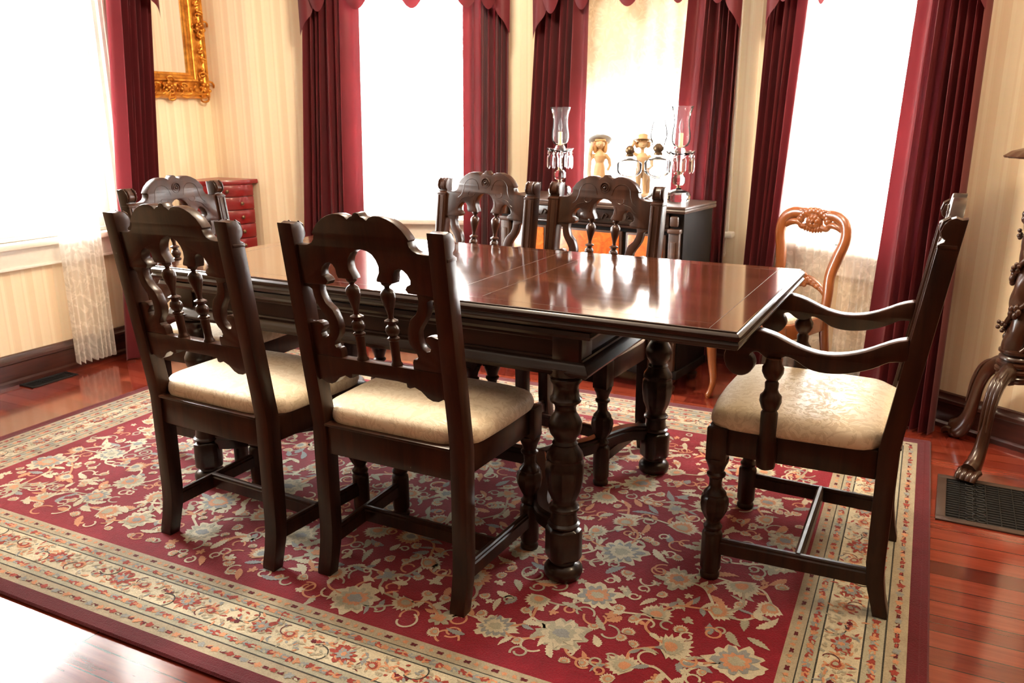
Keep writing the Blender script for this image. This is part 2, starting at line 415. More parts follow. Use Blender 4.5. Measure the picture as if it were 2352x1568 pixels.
# ------------------------------------------------------------------ draperies
def wall_empty(name, i, label, cat, group=None):
    _, p, q, _ = WALLS[i]; o0, L, rz = frame(p, q); return empty(name, o0, rz, label, cat, group)
def sheet(bm, xf, yf, zf, nu, nv, solid=.0025):
    g = [[bm.verts.new((xf(u/nu, v/nv), yf(u/nu, v/nv), zf(u/nu, v/nv))) for u in range(nu+1)] for v in range(nv+1)]
    fs = [bm.faces.new((g[v][u], g[v][u+1], g[v+1][u+1], g[v+1][u])) for v in range(nv) for u in range(nu)]
    if solid: bmesh.ops.solidify(bm, geom=fs, thickness=solid)
def curtain(i, x0t, x1t, x0b, x1b, seed, label, off=.10, zt=2.32, folds=7, edge=1, group='burgundy drape panels'):
    rg = random.Random(seed); ph = [rg.uniform(0, 6.28) for _ in range(4)]
    ws = [rg.uniform(.5, 1.6) for _ in range(folds)]
    if edge > 0: ws[-1] = 2.6       # the wide flat leading edge
    else: ws[0] = 2.6
    cum = [0]
    for w in ws: cum.append(cum[-1]+w)
    cum = [c/cum[-1] for c in cum]
    def fold(u):
        for k in range(folds):
            if u <= cum[k+1]+1e-9:
                t = (u-cum[k])/(cum[k+1]-cum[k]); w = ws[k]
                return (1-cos(2*pi*t))*.5*(.038+.014*w) if w < 2.5 else .022*sin(pi*t)
        return 0
    amp = [rg.uniform(.8, 1.25) for _ in range(3)]
    def yf(u, v):
        uu = min(1, max(0, u+.018*sin(v*3+ph[0])*sin(pi*u)))
        return -off-.060+min(.075, fold(uu)*amp[0]*1.35)-.006*sin(u*9+ph[1]+v*1.5)
    def xf(u, v):
        x = (x0t+(x0b-x0t)*v)+u*((x1t+(x1b-x1t)*v)-(x0t+(x0b-x0t)*v))
        return x+.006*sin(20*u+ph[2]+v*2)*sin(pi*u)
    bm = bmesh.new(); sheet(bm, xf, yf, lambda u, v: zt-(zt-.012)*v, 120, 24)
    _, p, q, _ = WALLS[i]; o0, L, rz = frame(p, q)
    o = link('curtain_panel', bm, M['curtain'], loc=o0, ang=60); o.rotation_euler[2] = rz
    return tag(o, label, 'curtain', group)
curtain(0, 5.41, 5.665, 5.225, 5.47, 11, 'burgundy satin drape hanging floor-length beside the gilt mirror', off=.135, edge=-1)
curtain(2, .405, .69, .265, .635, 3, 'burgundy drape on the left of the bright bay window nearest the red chest', edge=1)
curtain(2, 1.225, 1.465, 1.195, 1.44, 5, 'burgundy drape behind the far chair at the middle of the table', edge=-1)
curtain(3, .195, .455, .06, .43, 6, 'burgundy drape behind the left glass hurricane lamp', edge=1)
curtain(3, .97, 1.185, .85, 1.165, 9, 'burgundy drape behind the right glass hurricane lamp', edge=-1)
curtain(4, .185, .43, .115, .275, 12, 'burgundy drape behind the left of the honey wood chair', edge=1)
curtain(4, .92, 1.15, .825, 1.155, 14, 'burgundy drape nearest the carved pedestal stand', edge=-1, off=.13)

def lace_panel(i, xa, xb, z0, z1, seed, label, off=.045, folds=8, amp=.012):
    rg = random.Random(seed); p1 = rg.uniform(0, 6)
    bm = bmesh.new()
    sheet(bm, lambda u, v: xa+(xb-xa)*u+.01*sin(v*4+u*6+p1)*sin(pi*u), lambda u, v: -off+amp*sin(2*pi*folds*(u+.03*sin(5*u+p1)+.02*v))*(.5+.5*v),
          lambda u, v: z1-(z1-z0)*v-(.014*abs(sin(pi*u*folds*1.0)) if v > .98 else 0), 110, 34, 0)
    _, p, q, _ = WALLS[i]; o0, L, rz = frame(p, q)
    o = link('lace_curtain', bm, M['lace'], loc=o0, ang=60); o.rotation_euler[2] = rz
    return tag(o, label, 'curtain', 'white lace curtains')
lace_panel(0, 5.025, 5.245, .045, 2.32, 1, 'long white lace curtain reaching the floor beside the leftmost window', off=.09)
lace_panel(2, .53, 1.32, .70, 2.32, 2, 'white lace curtain over the overexposed bay window left of centre', off=.03)
lace_panel(3, .29, 1.03, .70, 2.32, 3, 'white lace curtain behind the figurines over a cream blind', off=.03)
lace_panel(4, .20, .56, .06, 2.32, 4, 'long white lace curtain behind the honey wood chair', off=.072, amp=.008)
lace_panel(4, .60, .90, .06, 2.32, 5, 'long white lace curtain beside the rightmost burgundy drape', off=.072, amp=.008)
bm = bmesh.new(); box(bm, .305, 1.015, .045, .047, 1.295, 2.27); box(bm, .305, 1.015, .040, .052, 1.28, 1.30, .003)
o0, L, rz = frame(*WALLS[3][1:3]); ob = link('roller_blind', bm, M['blind'], loc=o0); ob.rotation_euler[2] = rz
tag(ob, 'cream roller blind pulled half down behind the figurines', 'blind')

def valance(i, xl, xr, tip, low, swags, label, off=.16, zt=2.42, sides=(1, 1)):
    t = wall_empty('swag_valance', i, label, 'valance', 'burgundy swag valances')
    bm = bmesh.new(); box(bm, xl-.01, xr+.01, -off-.012, 0, zt-.02, zt, .003); box(bm, xl-.01, xr+.01, -off-.02, -off-.008, zt-.10, zt, .003); link('board', bm, M['curtain'], t)
    for k, (a, b) in enumerate(swags):
        bm = bmesh.new(); ph = random.uniform(0, 6)
        def zf(u, v):
            e = sin(pi*u); return zt-.08-(zt-.08-low)*v*(.16+.84*e**.8)-(.05*v*(1-e))
        def yf(u, v): return -off-.018-.035*sin(pi*u)*sin(pi*min(1, v*1.02))-.012*abs(sin(v*9+ph))*sin(pi*u)-.004*k
        sheet(bm, lambda u, v: a+(b-a)*u, yf, zf, 40, 44); link('swag', bm, M['curtain'], t, 70)
    for s, x in ((1, xl), (-1, xr)):
        if not sides[0 if s == 1 else 1]: continue
        bm = bmesh.new(); W = .21
        def zf2(u, v):
            bot = tip+(u**1.25)*(zt-.1-tip)*.72+.015*sin(u*14)
            return zt-.08+(bot-(zt-.08))*v
        def yf2(u, v): return -off-.03-.022*abs(sin(u*7.5+v*.6))-.02*sin(pi*u)
        sheet(bm, lambda u, v: x+s*(u*W+.02*(1-v)*0-.012*(1-v)), yf2, zf2, 44, 36); link('jabot', bm, M['curtain'], t, 70)
        bm = bmesh.new()   # loose lower fold in front of the jabot
        sheet(bm, lambda u, v: x+s*(.02+u*.17), lambda u, v: -off-.062-.045*sin(pi*u)*sin(pi*v), lambda u, v: zt-.2-(zt-.2-tip-.115)*v*(.35+.65*sin(pi*min(1, u*.95+.03))**.7), 30, 30); link('jabot_fold', bm, M['curtain'], t, 70)
    return t
valance(0, 4.2, 5.62, 1.69, 1.90, [(4.25, 4.75), (4.7, 5.2), (5.1, 5.5)], 'burgundy swag valance above the leftmost window beside the mirror', off=.21, sides=(0, 1))
valance(2, .37, 1.465, 1.625, 1.752, [(.50, .83), (.80, 1.12), (1.09, 1.40)], 'burgundy swag valance over the bright bay window left of centre')
valance(3, .165, 1.195, 1.59, 1.72, [(.30, .53), (.49, .82), (.78, 1.02)], 'burgundy swag valance above the lace-covered window with the blind')
valance(4, .20, 1.16, 1.565, 1.655, [(.38, .56), (.54, .80), (.78, .96)], 'burgundy swag valance above the window behind the honey wood chair')

# ------------------------------------------------------------------ rug (pattern cut as inlaid pile shapes of one mesh)
def rug():
    t = empty('area_rug', (.1017, 1.1531, 0), .0129, 'large crimson oriental rug with cream flowers and beige floral border', 'rug')
    L, W, Z = 3.252, 2.202, .010
    keys = ['red', 'dred', 'tan', 'cream', 'sage', 'blue', 'peach', 'rust', 'line']; ix = {k: i for i, k in enumerate(keys)}
    bm = bmesh.new()
    def quad(x0, x1, y0, y1, z, m):
        f = bm.faces.new([bm.verts.new((x, y, z)) for x, y in ((x0, y0), (x1, y0), (x1, y1), (x0, y1))]); f.material_index = ix[m]
    def ring(a, b, z, m):   # offsets from the outer edge
        quad(-L+a, -a, a, b, z, m); quad(-L+a, -a, W-b, W-a, z, m); quad(-L+a, -L+b, b, W-b, z, m); quad(-b, -a, b, W-b, z, m)
    ring(0, .030, Z, 'dred'); ring(.030, .076, Z, 'tan'); ring(.076, .080, Z+.0002, 'line'); ring(.080, .122, Z, 'sage'); ring(.122, .126, Z+.0002, 'line')
    ring(.126, .214, Z, 'cream'); ring(.214, .218, Z, 'line'); ring(.218, .252, Z, 'sage'); ring(.252, .255, Z, 'line'); ring(.255, .292, Z, 'tan')
    quad(-L+.292, -.292, .292, W-.292, Z, 'red')
    # selvedge thickness
    for (a, b, c, d) in ((-L, 0, 0, 0), (0, 0, 0, W), (0, -L, W, W), (-L, -L, W, 0)):
        f = bm.faces.new([bm.verts.new(v) for v in ((a, c, 0), (b, d, 0), (b, d, Z), (a, c, Z))]); f.material_index = ix['dred']
    rg = random.Random(5); zc = [0]
    def nz():
        zc[0] = (zc[0]+1) % 60; return Z+.0004+zc[0]*.000012
    def blob(cx, cy, r, n, depth, m, sx=1, sy=1, rot=0, jit=.12, base=0, pw=1, sub=5):
        N = n*sub; pts = []
        jr = [rg.uniform(1-jit, 1+jit) for _ in range(n)]
        for k in range(N):
            a = 2*pi*k/N; pet = abs(sin(n*a/2))**pw; rr = r*(1-depth+depth*pet)*jr[int(k/sub) % n]*rg.uniform(.86, 1.10)
            x, y = rr*cos(a)*sx, rr*sin(a)*sy; pts.append((cx+x*cos(rot)-y*sin(rot), cy+x*sin(rot)+y*cos(rot)))
        z = nz()+base
        c = bm.verts.new((cx, cy, z)); vs = [bm.verts.new((x, y, z)) for x, y in pts]
        for k in range(N):
            f = bm.faces.new((c, vs[k], vs[(k+1) % N])); f.material_index = ix[m]
    def ribbon(pts, w, m, base=0):
        z = nz()+base; P = [Vector((x, y)) for x, y in pts]; vs = []
        for i, p in enumerate(P):
            d = (P[min(i+1, len(P)-1)]-P[max(i-1, 0)]).normalized(); n = Vector((-d.y, d.x)); ww = (w(i/(len(P)-1)) if callable(w) else w)/2
            vs.append((bm.verts.new((*(p+n*ww), z)), bm.verts.new((*(p-n*ww), z))))
        for a, b in zip(vs, vs[1:]):
            try: f = bm.faces.new((a[0], a[1], b[1], b[0])); f.material_index = ix[m]
            except ValueError: pass
    def rosette(x, y, r, cols=('cream', 'sage', 'peach', 'blue')):
        n = rg.choice((9, 10, 11)); rot = rg.uniform(0, 6)
        blob(x, y, r, n, .22, cols[0], rot=rot, pw=.7)
        blob(x, y, r*.78, n, .35, cols[1], rot=rot, base=.0008)
        blob(x, y, r*.52, n, .2, cols[0] if rg.random() < .5 else cols[2], rot=rot, base=.0011)
        blob(x, y, r*.26, 6, .2, cols[3], base=.0014, sx=1.3)
    def palmette(x, y, r, a, cols=('cream', 'peach', 'sage')):
        # fan with serrated fringe
        for s, m, b in ((1, cols[0], 0), (.68, cols[1], .0008), (.4, cols[2], .0011)):
            pts = []; N = 26
            for k in range(N+1):
                t = k/N*2-1; th = a+t*2.0; rr = r*s*(1-.30*abs(t)**1.5)*(1 if k % 2 else .80)*rg.uniform(.92, 1.08)
                pts.append((x+rr*cos(th), y+rr*sin(th)))
            z = nz()+b; c = bm.verts.new((x-.35*r*s*cos(a), y-.35*r*s*sin(a), z)); vs = [bm.verts.new((p, q, z)) for p, q in pts]
            for k in range(N): f = bm.faces.new((c, vs[k], vs[k+1])); f.material_index = ix[m]
    def leaf(x, y, a, l, w, m, curl=.0):
        N = 14; L1 = []; L2 = []
        for k in range(N+1):
            t = k/N; aa = a+curl*t; cx = x+l*t*cos(a+curl*t*.5); cy = y+l*t*sin(a+curl*t*.5)
            ww = w*sin(pi*t**.75)*(1 if k % 2 else .68)*rg.uniform(.9, 1.1)+.0006
            L1.append((cx-sin(aa)*ww, cy+cos(aa)*ww)); L2.append((cx+sin(aa)*ww*.8, cy-cos(aa)*ww*.8))
        z = nz(); A = [bm.verts.new((p, q, z)) for p, q in L1]; B = [bm.verts.new((p, q, z)) for p, q in L2]
        for k in range(N): f = bm.faces.new((A[k], A[k+1], B[k+1], B[k])); f.material_index = ix[m]
    def arc(x, y, a, l, bend, n=14):
        pts = [(x, y)]; st = l/n
        for k in range(n):
            a += bend/n*(1+.9*k/n); x += st*cos(a); y += st*sin(a); pts.append((x, y))
        return pts, a
    # field
    X0, X1, Y0, Y1 = -L+.30, -.30, .30, W-.30
    inside = lambda x, y, m=.01: X0+m < x < X1-m and Y0+m < y < Y1-m
    given = [(-.779, .9, .075), (-.784, .467, .07), (-.382, .543, .07), (-.867, 1.369, .065), (-1.958, .458, .062), (-2.463, .484, .05), (-2.87, .60, .07), (-2.721, .75, .055), (-.764, .66, .062), (-1.676, .572, .06)]
    pts = list(given); tries = 0
    while len(pts) < 150 and tries < 20000:
        tries += 1
        x, y = rg.uniform(X0, X1), rg.uniform(Y0, Y1); r = rg.choice((.036, .040, .046, .055, .068))
        if not inside(x, y, r) : continue
        if all((x-a)**2+(y-b)**2 > (r+c+.022)**2 for a, b, c in pts): pts.append((x, y, r))
    CR = ('cream', 'sage', 'peach', 'blue')
    # vines between neighbours
    for i, (x, y, r) in enumerate(pts):
        nb = sorted(pts, key=lambda q: (q[0]-x)**2+(q[1]-y)**2)[1:4]
        for (a, b, c) in nb:
            if (a, b) < (x, y): continue
            mx, my = (x+a)/2, (y+b)/2; dx, dy = a-x, b-y; k = rg.choice((-.35, .35, .28, -.28))
            P = smooth_pts([(x, y, 0), (mx-dy*k*.8-dx*.15, my+dx*k*.8-dy*.15, 0), (mx+dx*.2-dy*k*.5, my+dy*.2+dx*k*.5, 0), (a, b, 0)], 7)
            ribbon([(p.x, p.y) for p in P], .0075, rg.choice(('cream', 'tan', 'peach')))
            for q in (.3, .55, .8):
                p = P[int(q*(len(P)-1))]
                aa = rg.uniform(0, 6.28)
                if inside(p.x+.03*cos(aa), p.y+.03*sin(aa), .012): leaf(p.x, p.y, aa, rg.uniform(.028, .05), rg.uniform(.006, .011), rg.choice(('cream', 'sage', 'cream', 'blue', 'peach')), rg.uniform(-1, 1))
    for i, (x, y, r) in enumerate(pts):
        if r >= .060 or i < 10 or (r >= .050 and i % 2): rosette(x, y, r, rg.choice((CR, ('cream', 'blue', 'peach', 'sage'), ('sage', 'cream', 'peach', 'blue'))))
        elif r >= .038: palmette(x, y, r*1.12, rg.uniform(0, 6.28), rg.choice((('cream', 'peach', 'sage'), ('cream', 'sage', 'peach'), ('peach', 'cream', 'blue'))))
        else: blob(x, y, r, 7, .4, rg.choice(('cream', 'sage', 'tan')), jit=.2); blob(x, y, r*.5, 6, .3, rg.choice(('peach', 'blue')), base=.0009)
    # small fill: buds, leaves, curls
    n = 0; tries = 0; used = [(x, y, r) for x, y, r in pts]
    while n < 1500 and tries < 60000:
        tries += 1
        x, y = rg.uniform(X0, X1), rg.uniform(Y0, Y1)
        if not inside(x, y, .03) or any((x-a)**2+(y-b)**2 < (c+.011)**2 for a, b, c in used): continue
        used.append((x, y, .013)); n += 1; k = rg.random(); a = rg.uniform(0, 6.28)
        if k < .34: leaf(x, y, a, rg.uniform(.045, .085), rg.uniform(.010, .016), rg.choice(('cream', 'cream', 'sage', 'peach', 'blue')), rg.uniform(-1.2, 1.2))
        elif k < .45: blob(x, y, rg.uniform(.012, .019), 5, .5, rg.choice(('cream', 'cream', 'peach', 'sage')), jit=.25)
        elif k < .80:
            P, e = arc(x, y, a, rg.uniform(.07, .13), rg.choice((-4.5, 4.5, 3, -3)))
            if all(inside(*p) for p in P): ribbon(P, .006, rg.choice(('cream', 'sage', 'peach')))
        else: palmette(x, y, rg.uniform(.018, .026), a, ('cream', 'peach', 'sage'))
    # borders: place motifs along each side at an offset from the edge
    def along(off, step, fn):
        for side in range(4):
            ln = (L if side % 2 == 0 else W)-2*off; m = max(1, int(ln/step))
            for k in range(m):
                s = off+(k+.5)*ln/m
                if side == 0: fn(-s, off, 0, k)
                elif side == 1: fn(-L+off, s, pi/2, k)
                elif side == 2: fn(-s, W-off, pi, k)
                else: fn(-off, s, -pi/2, k)
    def small(x, y, a, k):
        c = ('rust', 'blue', 'peach')[k % 3]; blob(x, y, .0095, 5, .35, c, jit=.3, sx=1.25, rot=a)
        leaf(x+.016*cos(a), y+.016*sin(a), a+rg.uniform(-.9, .9), .016, .0035, rg.choice(('rust', 'peach', 'sage')))
    along(.053, .022, lambda x, y, a, k: (small(x, y, a, k) if k % 2 else blob(x, y, .006, 4, .4, 'dred', sx=1.8, rot=a)))
    along(.101, .019, small); along(.235, .019, small)
    along(.273, .024, lambda x, y, a, k: (blob(x, y, .0065, 4, .45, 'dred', sx=1.7, rot=a) if k % 3 == 0 else blob(x, y, .007, 5, .4, 'peach', jit=.3)))
    along(.0, .02, lambda *a: None)
    def main(x, y, a, k):
        s = 1 if k % 2 else -1; px, py = -sin(a), cos(a)
        if k % 3 == 0:
            blob(x, y, .030, 9, .4, 'rust', jit=.2, sx=1.35, rot=a); blob(x, y, .018, 8, .35, 'blue', base=.0008, sx=1.3, rot=a); blob(x, y, .009, 6, .3, 'peach', base=.0011)
        elif k % 3 == 1:
            for q in (-1, 1):
                blob(x+.012*q*cos(a)+.01*s*px, y+.012*q*sin(a)+.01*s*py, .0085, 6, .3, 'dred'); blob(x+.012*q*px, y+.012*q*py, .007, 5, .3, 'rust')
            P, e = arc(x, y, a+.6*s, .09, -2.2*s); ribbon(P, .0035, 'line')
        else:
            palmette(x-.008*s*px, y-.008*s*py, .026, a+s*1.2, ('peach', 'rust', 'sage'))
            P, e = arc(x, y, a+pi-.5*s, .07, 2.4*s); ribbon(P, .0028, 'dred')
        for q in range(30):
            u, v = rg.uniform(-.045, .045), rg.uniform(-.036, .036)
            leaf(x+u*cos(a)+v*px, y+u*sin(a)+v*py, rg.uniform(0, 6.28), rg.uniform(.010, .022), .0038, rg.choice(('rust', 'peach', 'peach', 'sage', 'blue', 'tan', 'tan')), rg.uniform(-1, 1))
    along(.170, .082, main)
    me = bpy.data.meshes.new('rug_pile'); bm.to_mesh(me); bm.free()
    for k in keys: me.materials.append(M['rug_'+k])
    for p in me.polygons: pass
    o = bpy.data.objects.new('rug_pile', me); COL.objects.link(o); o.parent = t
    bm = bmesh.new()
    sweep(bm, [(-L, 0, 0), (0, 0, 0), (0, W, 0), (-L, W, 0)], [(-.001, 0), (-.012, .001), (-.017, .006), (-.012, .0115), (.001, .0118), (.006, .010), (.004, .0)][::-1], closed=True)
    link('rug_binding', bm, M['rug_dred'], t)
rug()

# ------------------------------------------------------------------ dining table
def loft(bm, rings, cap0=True, cap1=True, mat=None):
    R = [[bm.verts.new(p) for p in r] for r in rings]; n = len(R[0]); fs = []
    for a, b in zip(R, R[1:]):
        for k in range(n): fs.append(bm.faces.new((a[k], a[(k+1) % n], b[(k+1) % n], b[k])))
    if cap0: fs.append(bm.faces.new(R[0]))
    if cap1: fs.append(bm.faces.new(R[-1]))
    if mat is not None:
        for f in fs: f.material_index = mat
def loft_rect(bm, x0, x1, y0, y1, prof, r=.008, **kw):
    loft(bm, [[(x, y, z) for x, y in rnd((x0+d, x1-d, y0+d, y1-d), max(.001, r-min(d, r*.8)), 2)] for d, z in prof], **kw)
def table():
    t = empty('dining_table', (-.3497, 1.7923, 0), -.0129, 'long dark mahogany dining table with glossy red-brown top and turned legs', 'table')
    L, W = 1.89, .885
    bm = bmesh.new()
    loft_rect(bm, -L, 0, 0, W, [(.012, .716), (.006, .718), (.001, .724), (0, .730), (.004, .7345), (.0045, .737), (.0015, .7385), (0, .743), (.001, .749), (.006, .754), (.0105, .7555), (.011, .7585), (.0125, .7600), (.10, .7600)], mat=0)
    for f in bm.faces:
        c = f.calc_center_median()
        if c.z > .7585: f.material_index = 1
    link('tabletop', bm, [M['dark_wood'], M['table_top']], t, 30)
    bm = bmesh.new()
    z = .7602
    for a, b, c, d in ((-.074, -.0725, .013, W-.013), (-L+.074, -L+.0725, .013, W-.013), (-.812, -.810, .013, W-.013), (-.700, -.6985, .08, W-.08), (-L+.08, -.08, .0615, .0625), (-L+.08, -.08, W-.0625, W-.0615)):
        vs = [bm.verts.new(p) for p in ((a, c, z), (b, c, z), (b, d, z), (a, d, z))]; bm.faces.new(vs)
    link('inlay_line', bm, M['side_wood'], t)
    ax0, ax1, ay0, ay1 = -L+.075, -.392, .030, W-.030
    bm = bmesh.new()
    loft_rect(bm, ax0-.055, ax1+.035, ay0-.022, ay1+.022, [(.02, .690), (.004, .694), (0, .702), (.004, .712), (.01, .7165)], mat=0)
    link('upper_moulding', bm, M['dark_wood'], t, 30)
    bm = bmesh.new(); box(bm, ax0+.004, ax1-.004, ay0+.004, ay1-.004, .628, .695)
    # framed panels: stiles at the corners of the apron
    for y0, y1 in ((ay0-.004, ay0+.006), (ay1-.006, ay1+.004)):
        for xa in (ax0-.004, ax1-.076): box(bm, xa, xa+.08, y0, y1, .622, .696, .002)
        box(bm, ax0, ax1, y0+.001, y1-.001, .680, .694, .002)
    for x0, x1 in ((ax0-.004, ax0+.006), (ax1-.006, ax1+.004)):
        for ya in (ay0-.004, ay1-.066): box(bm, x0, x1, ya, ya+.07, .622, .696, .002)
    link('apron', bm, M['dark_wood'], t, 30)
    bm = bmesh.new()
    loft_rect(bm, ax0-.030, ax1+.030, ay0-.024, ay1+.024, [(.03, .592), (.010, .593), (.004, .598), (.0, .606), (.004, .613), (.007, .616), (.009, .622), (.016, .629), (.022, .632), (.0235, .637), (.03, .639)], mat=0)
    link('lower_moulding', bm, M['dark_wood'], t, 30)
    prof = [(.0, 0), (.040, 0), (.049, .006), (.053, .018), (.052, .030), (.044, .040), (.034, .046), (.033, .052), (.047, .060), (.049, .066), (.049, .138), (.047, .145), (.034, .152), (.043, .156), (.044, .161), (.037, .166), (.034, .190), (.034, .198), (.041, .203), (.041, .209), (.033, .216), (.031, .226), (.036, .238), (.044, .258), (.049, .285), (.051, .315), (.050, .335), (.046, .340), (.046, .346), (.049, .350), (.047, .362), (.036, .378), (.032, .386), (.034, .390), (.029, .398), (.031, .406), (.039, .416), (.044, .432), (.044, .446), (.037, .462), (.029, .474), (.027, .486), (.030, .497), (.040, .504), (.042, .512), (.035, .520), (.033, .540), (.035, .552), (.041, .560), (.042, .568), (.037, .574), (.046, .578), (.050, .590), (.052, .600)]
    k = 0
    LG = []
    for x, y in ((-.4413, .055), (-.4413, W-.055), (-L+.118, .055), (-L+.118, W-.055)):
        bm = bmesh.new(); lathe(bm, prof, 0, 0, 32, (10, .236, .352, .045), lambda z: .055 < z < .148)
        l = link('leg', bm, M['dark_wood'], t, 40); l.location = (x, y, 0.011); LG.append((x, y))
    # serpentine stretchers
    P = [(-.024, -.0), (-.024, .010), (-.019, .014), (-.020, .022), (-.014, .026), (.014, .026), (.020, .022), (.019, .014), (.024, .010), (.024, 0), (.020, -.024), (-.020, -.024)]
    xc = -.70; xl = -L+.118+.26
    for s, xm, xe in ((1, xc, -.4413), (-1, xl, -L+.118)):
        for yy, sg in ((.055, 1), (W-.055, -1)):
            pts = smooth_pts([(xe-s*.03, yy+sg*.015, .158), (xe-s*.085, yy+sg*.050, .158), (xe-s*.125, yy+sg*.13, .158), (xe-s*.16, yy+sg*.23, .158), (xe-s*.215, yy+sg*.31, .158), (xm, W/2, .158)], 5)
            bm = bmesh.new(); sweep(bm, pts, P); link('end_stretcher', bm, M['dark_wood'], t, 30)
    bm = bmesh.new(); sweep(bm, [(xl, W/2, .1575), (xc, W/2, .1575)], P); link('long_stretcher', bm, M['dark_wood'], t, 30)
table()

# ------------------------------------------------------------------ dining chairs
def yb(z): return -.1415*max(0, z-.44)
def mirror(pts): return pts+[(-x, z) for x, z in reversed(pts)]
CRT = [(x, z-.007*max(0, min(1, (z-.917)/.04))) for x, z in [(0, 1.010), (.007, 1.008), (.012, 1.001), (.019, .999), (.027, .993), (.035, 1.000), (.047, 1.004), (.066, 1.004), (.084, .999), (.103, .990), (.121, .976), (.132, .962), (.137, .954), (.133, .948), (.136, .936), (.143, .926), (.156, .919), (.172, .917), (.194, .917)]]
CRB = [(.194, .820), (.118, .822), (.111, .831), (.116, .839), (.127, .845), (.128, .854), (.121, .867), (.110, .876), (.100, .879), (.090, .875), (.083, .865), (.082, .852), (.078, .842), (.045, .842), (.033, .843), (.034, .850), (.043, .866), (.044, .880), (.039, .894), (.030, .906), (.017, .914), (0, .917)]
SCR = [(.196, .821), (.140, .822), (.142, .805), (.138, .789), (.130, .773), (.119, .763), (.113, .758), (.108, .747), (.102, .730), (.100, .712), (.103, .697), (.111, .684), (.120, .675), (.123, .665), (.119, .659), (.109, .658), (.106, .650), (.106, .632), (.196, .632), (.196, .716),
       (.180, .720), (.166, .723), (.154, .720), (.149, .713), (.151, .706), (.158, .700), (.162, .692), (.158, .684), (.149, .682), (.139, .688), (.133, .699), (.131, .713), (.132, .728), (.139, .741), (.150, .756), (.160, .772), (.165, .790), (.166, .806), (.176, .812), (.196, .812)]
LWT = [(0, .633), (.194, .633)]
LWB = [(.194, .560), (.182, .565), (.168, .557), (.152, .556), (.138, .562), (.122, .577), (.104, .585), (.090, .580), (.082, .582), (.081, .592), (.055, .594), (0, .594)]
SP = [(.012, .629), (.015, .632), (.015, .636), (.0115, .641), (.0105, .652), (.0115, .690), (.011, .695), (.015, .699), (.015, .703), (.010, .707), (.015, .714), (.0175, .722), (.015, .731), (.010, .736), (.010, .741), (.0165, .743), (.0165, .747), (.007, .752), (.0065, .760), (.010, .775), (.0145, .790), (.018, .804), (.0175, .815), (.013, .822), (.006, .827), (.0065, .831), (.0125, .836), (.0135, .841), (.012, .846)]
FLEG = [(.0, 0), (.024, 0), (.026, .006), (.026, .012), (.0225, .018), (.024, .024), (.027, .030), (.027, .130), (.025, .136), (.019, .142), (.024, .147), (.025, .153), (.019, .160), (.0175, .168), (.024, .180), (.033, .200), (.036, .220), (.034, .237), (.029, .243), (.030, .249), (.024, .257), (.017, .265), (.016, .278), (.0175, .292), (.024, .298), (.025, .304), (.019, .310), (.022, .322), (.026, .332), (.029, .338), (.030, .344), (.030, .350)]
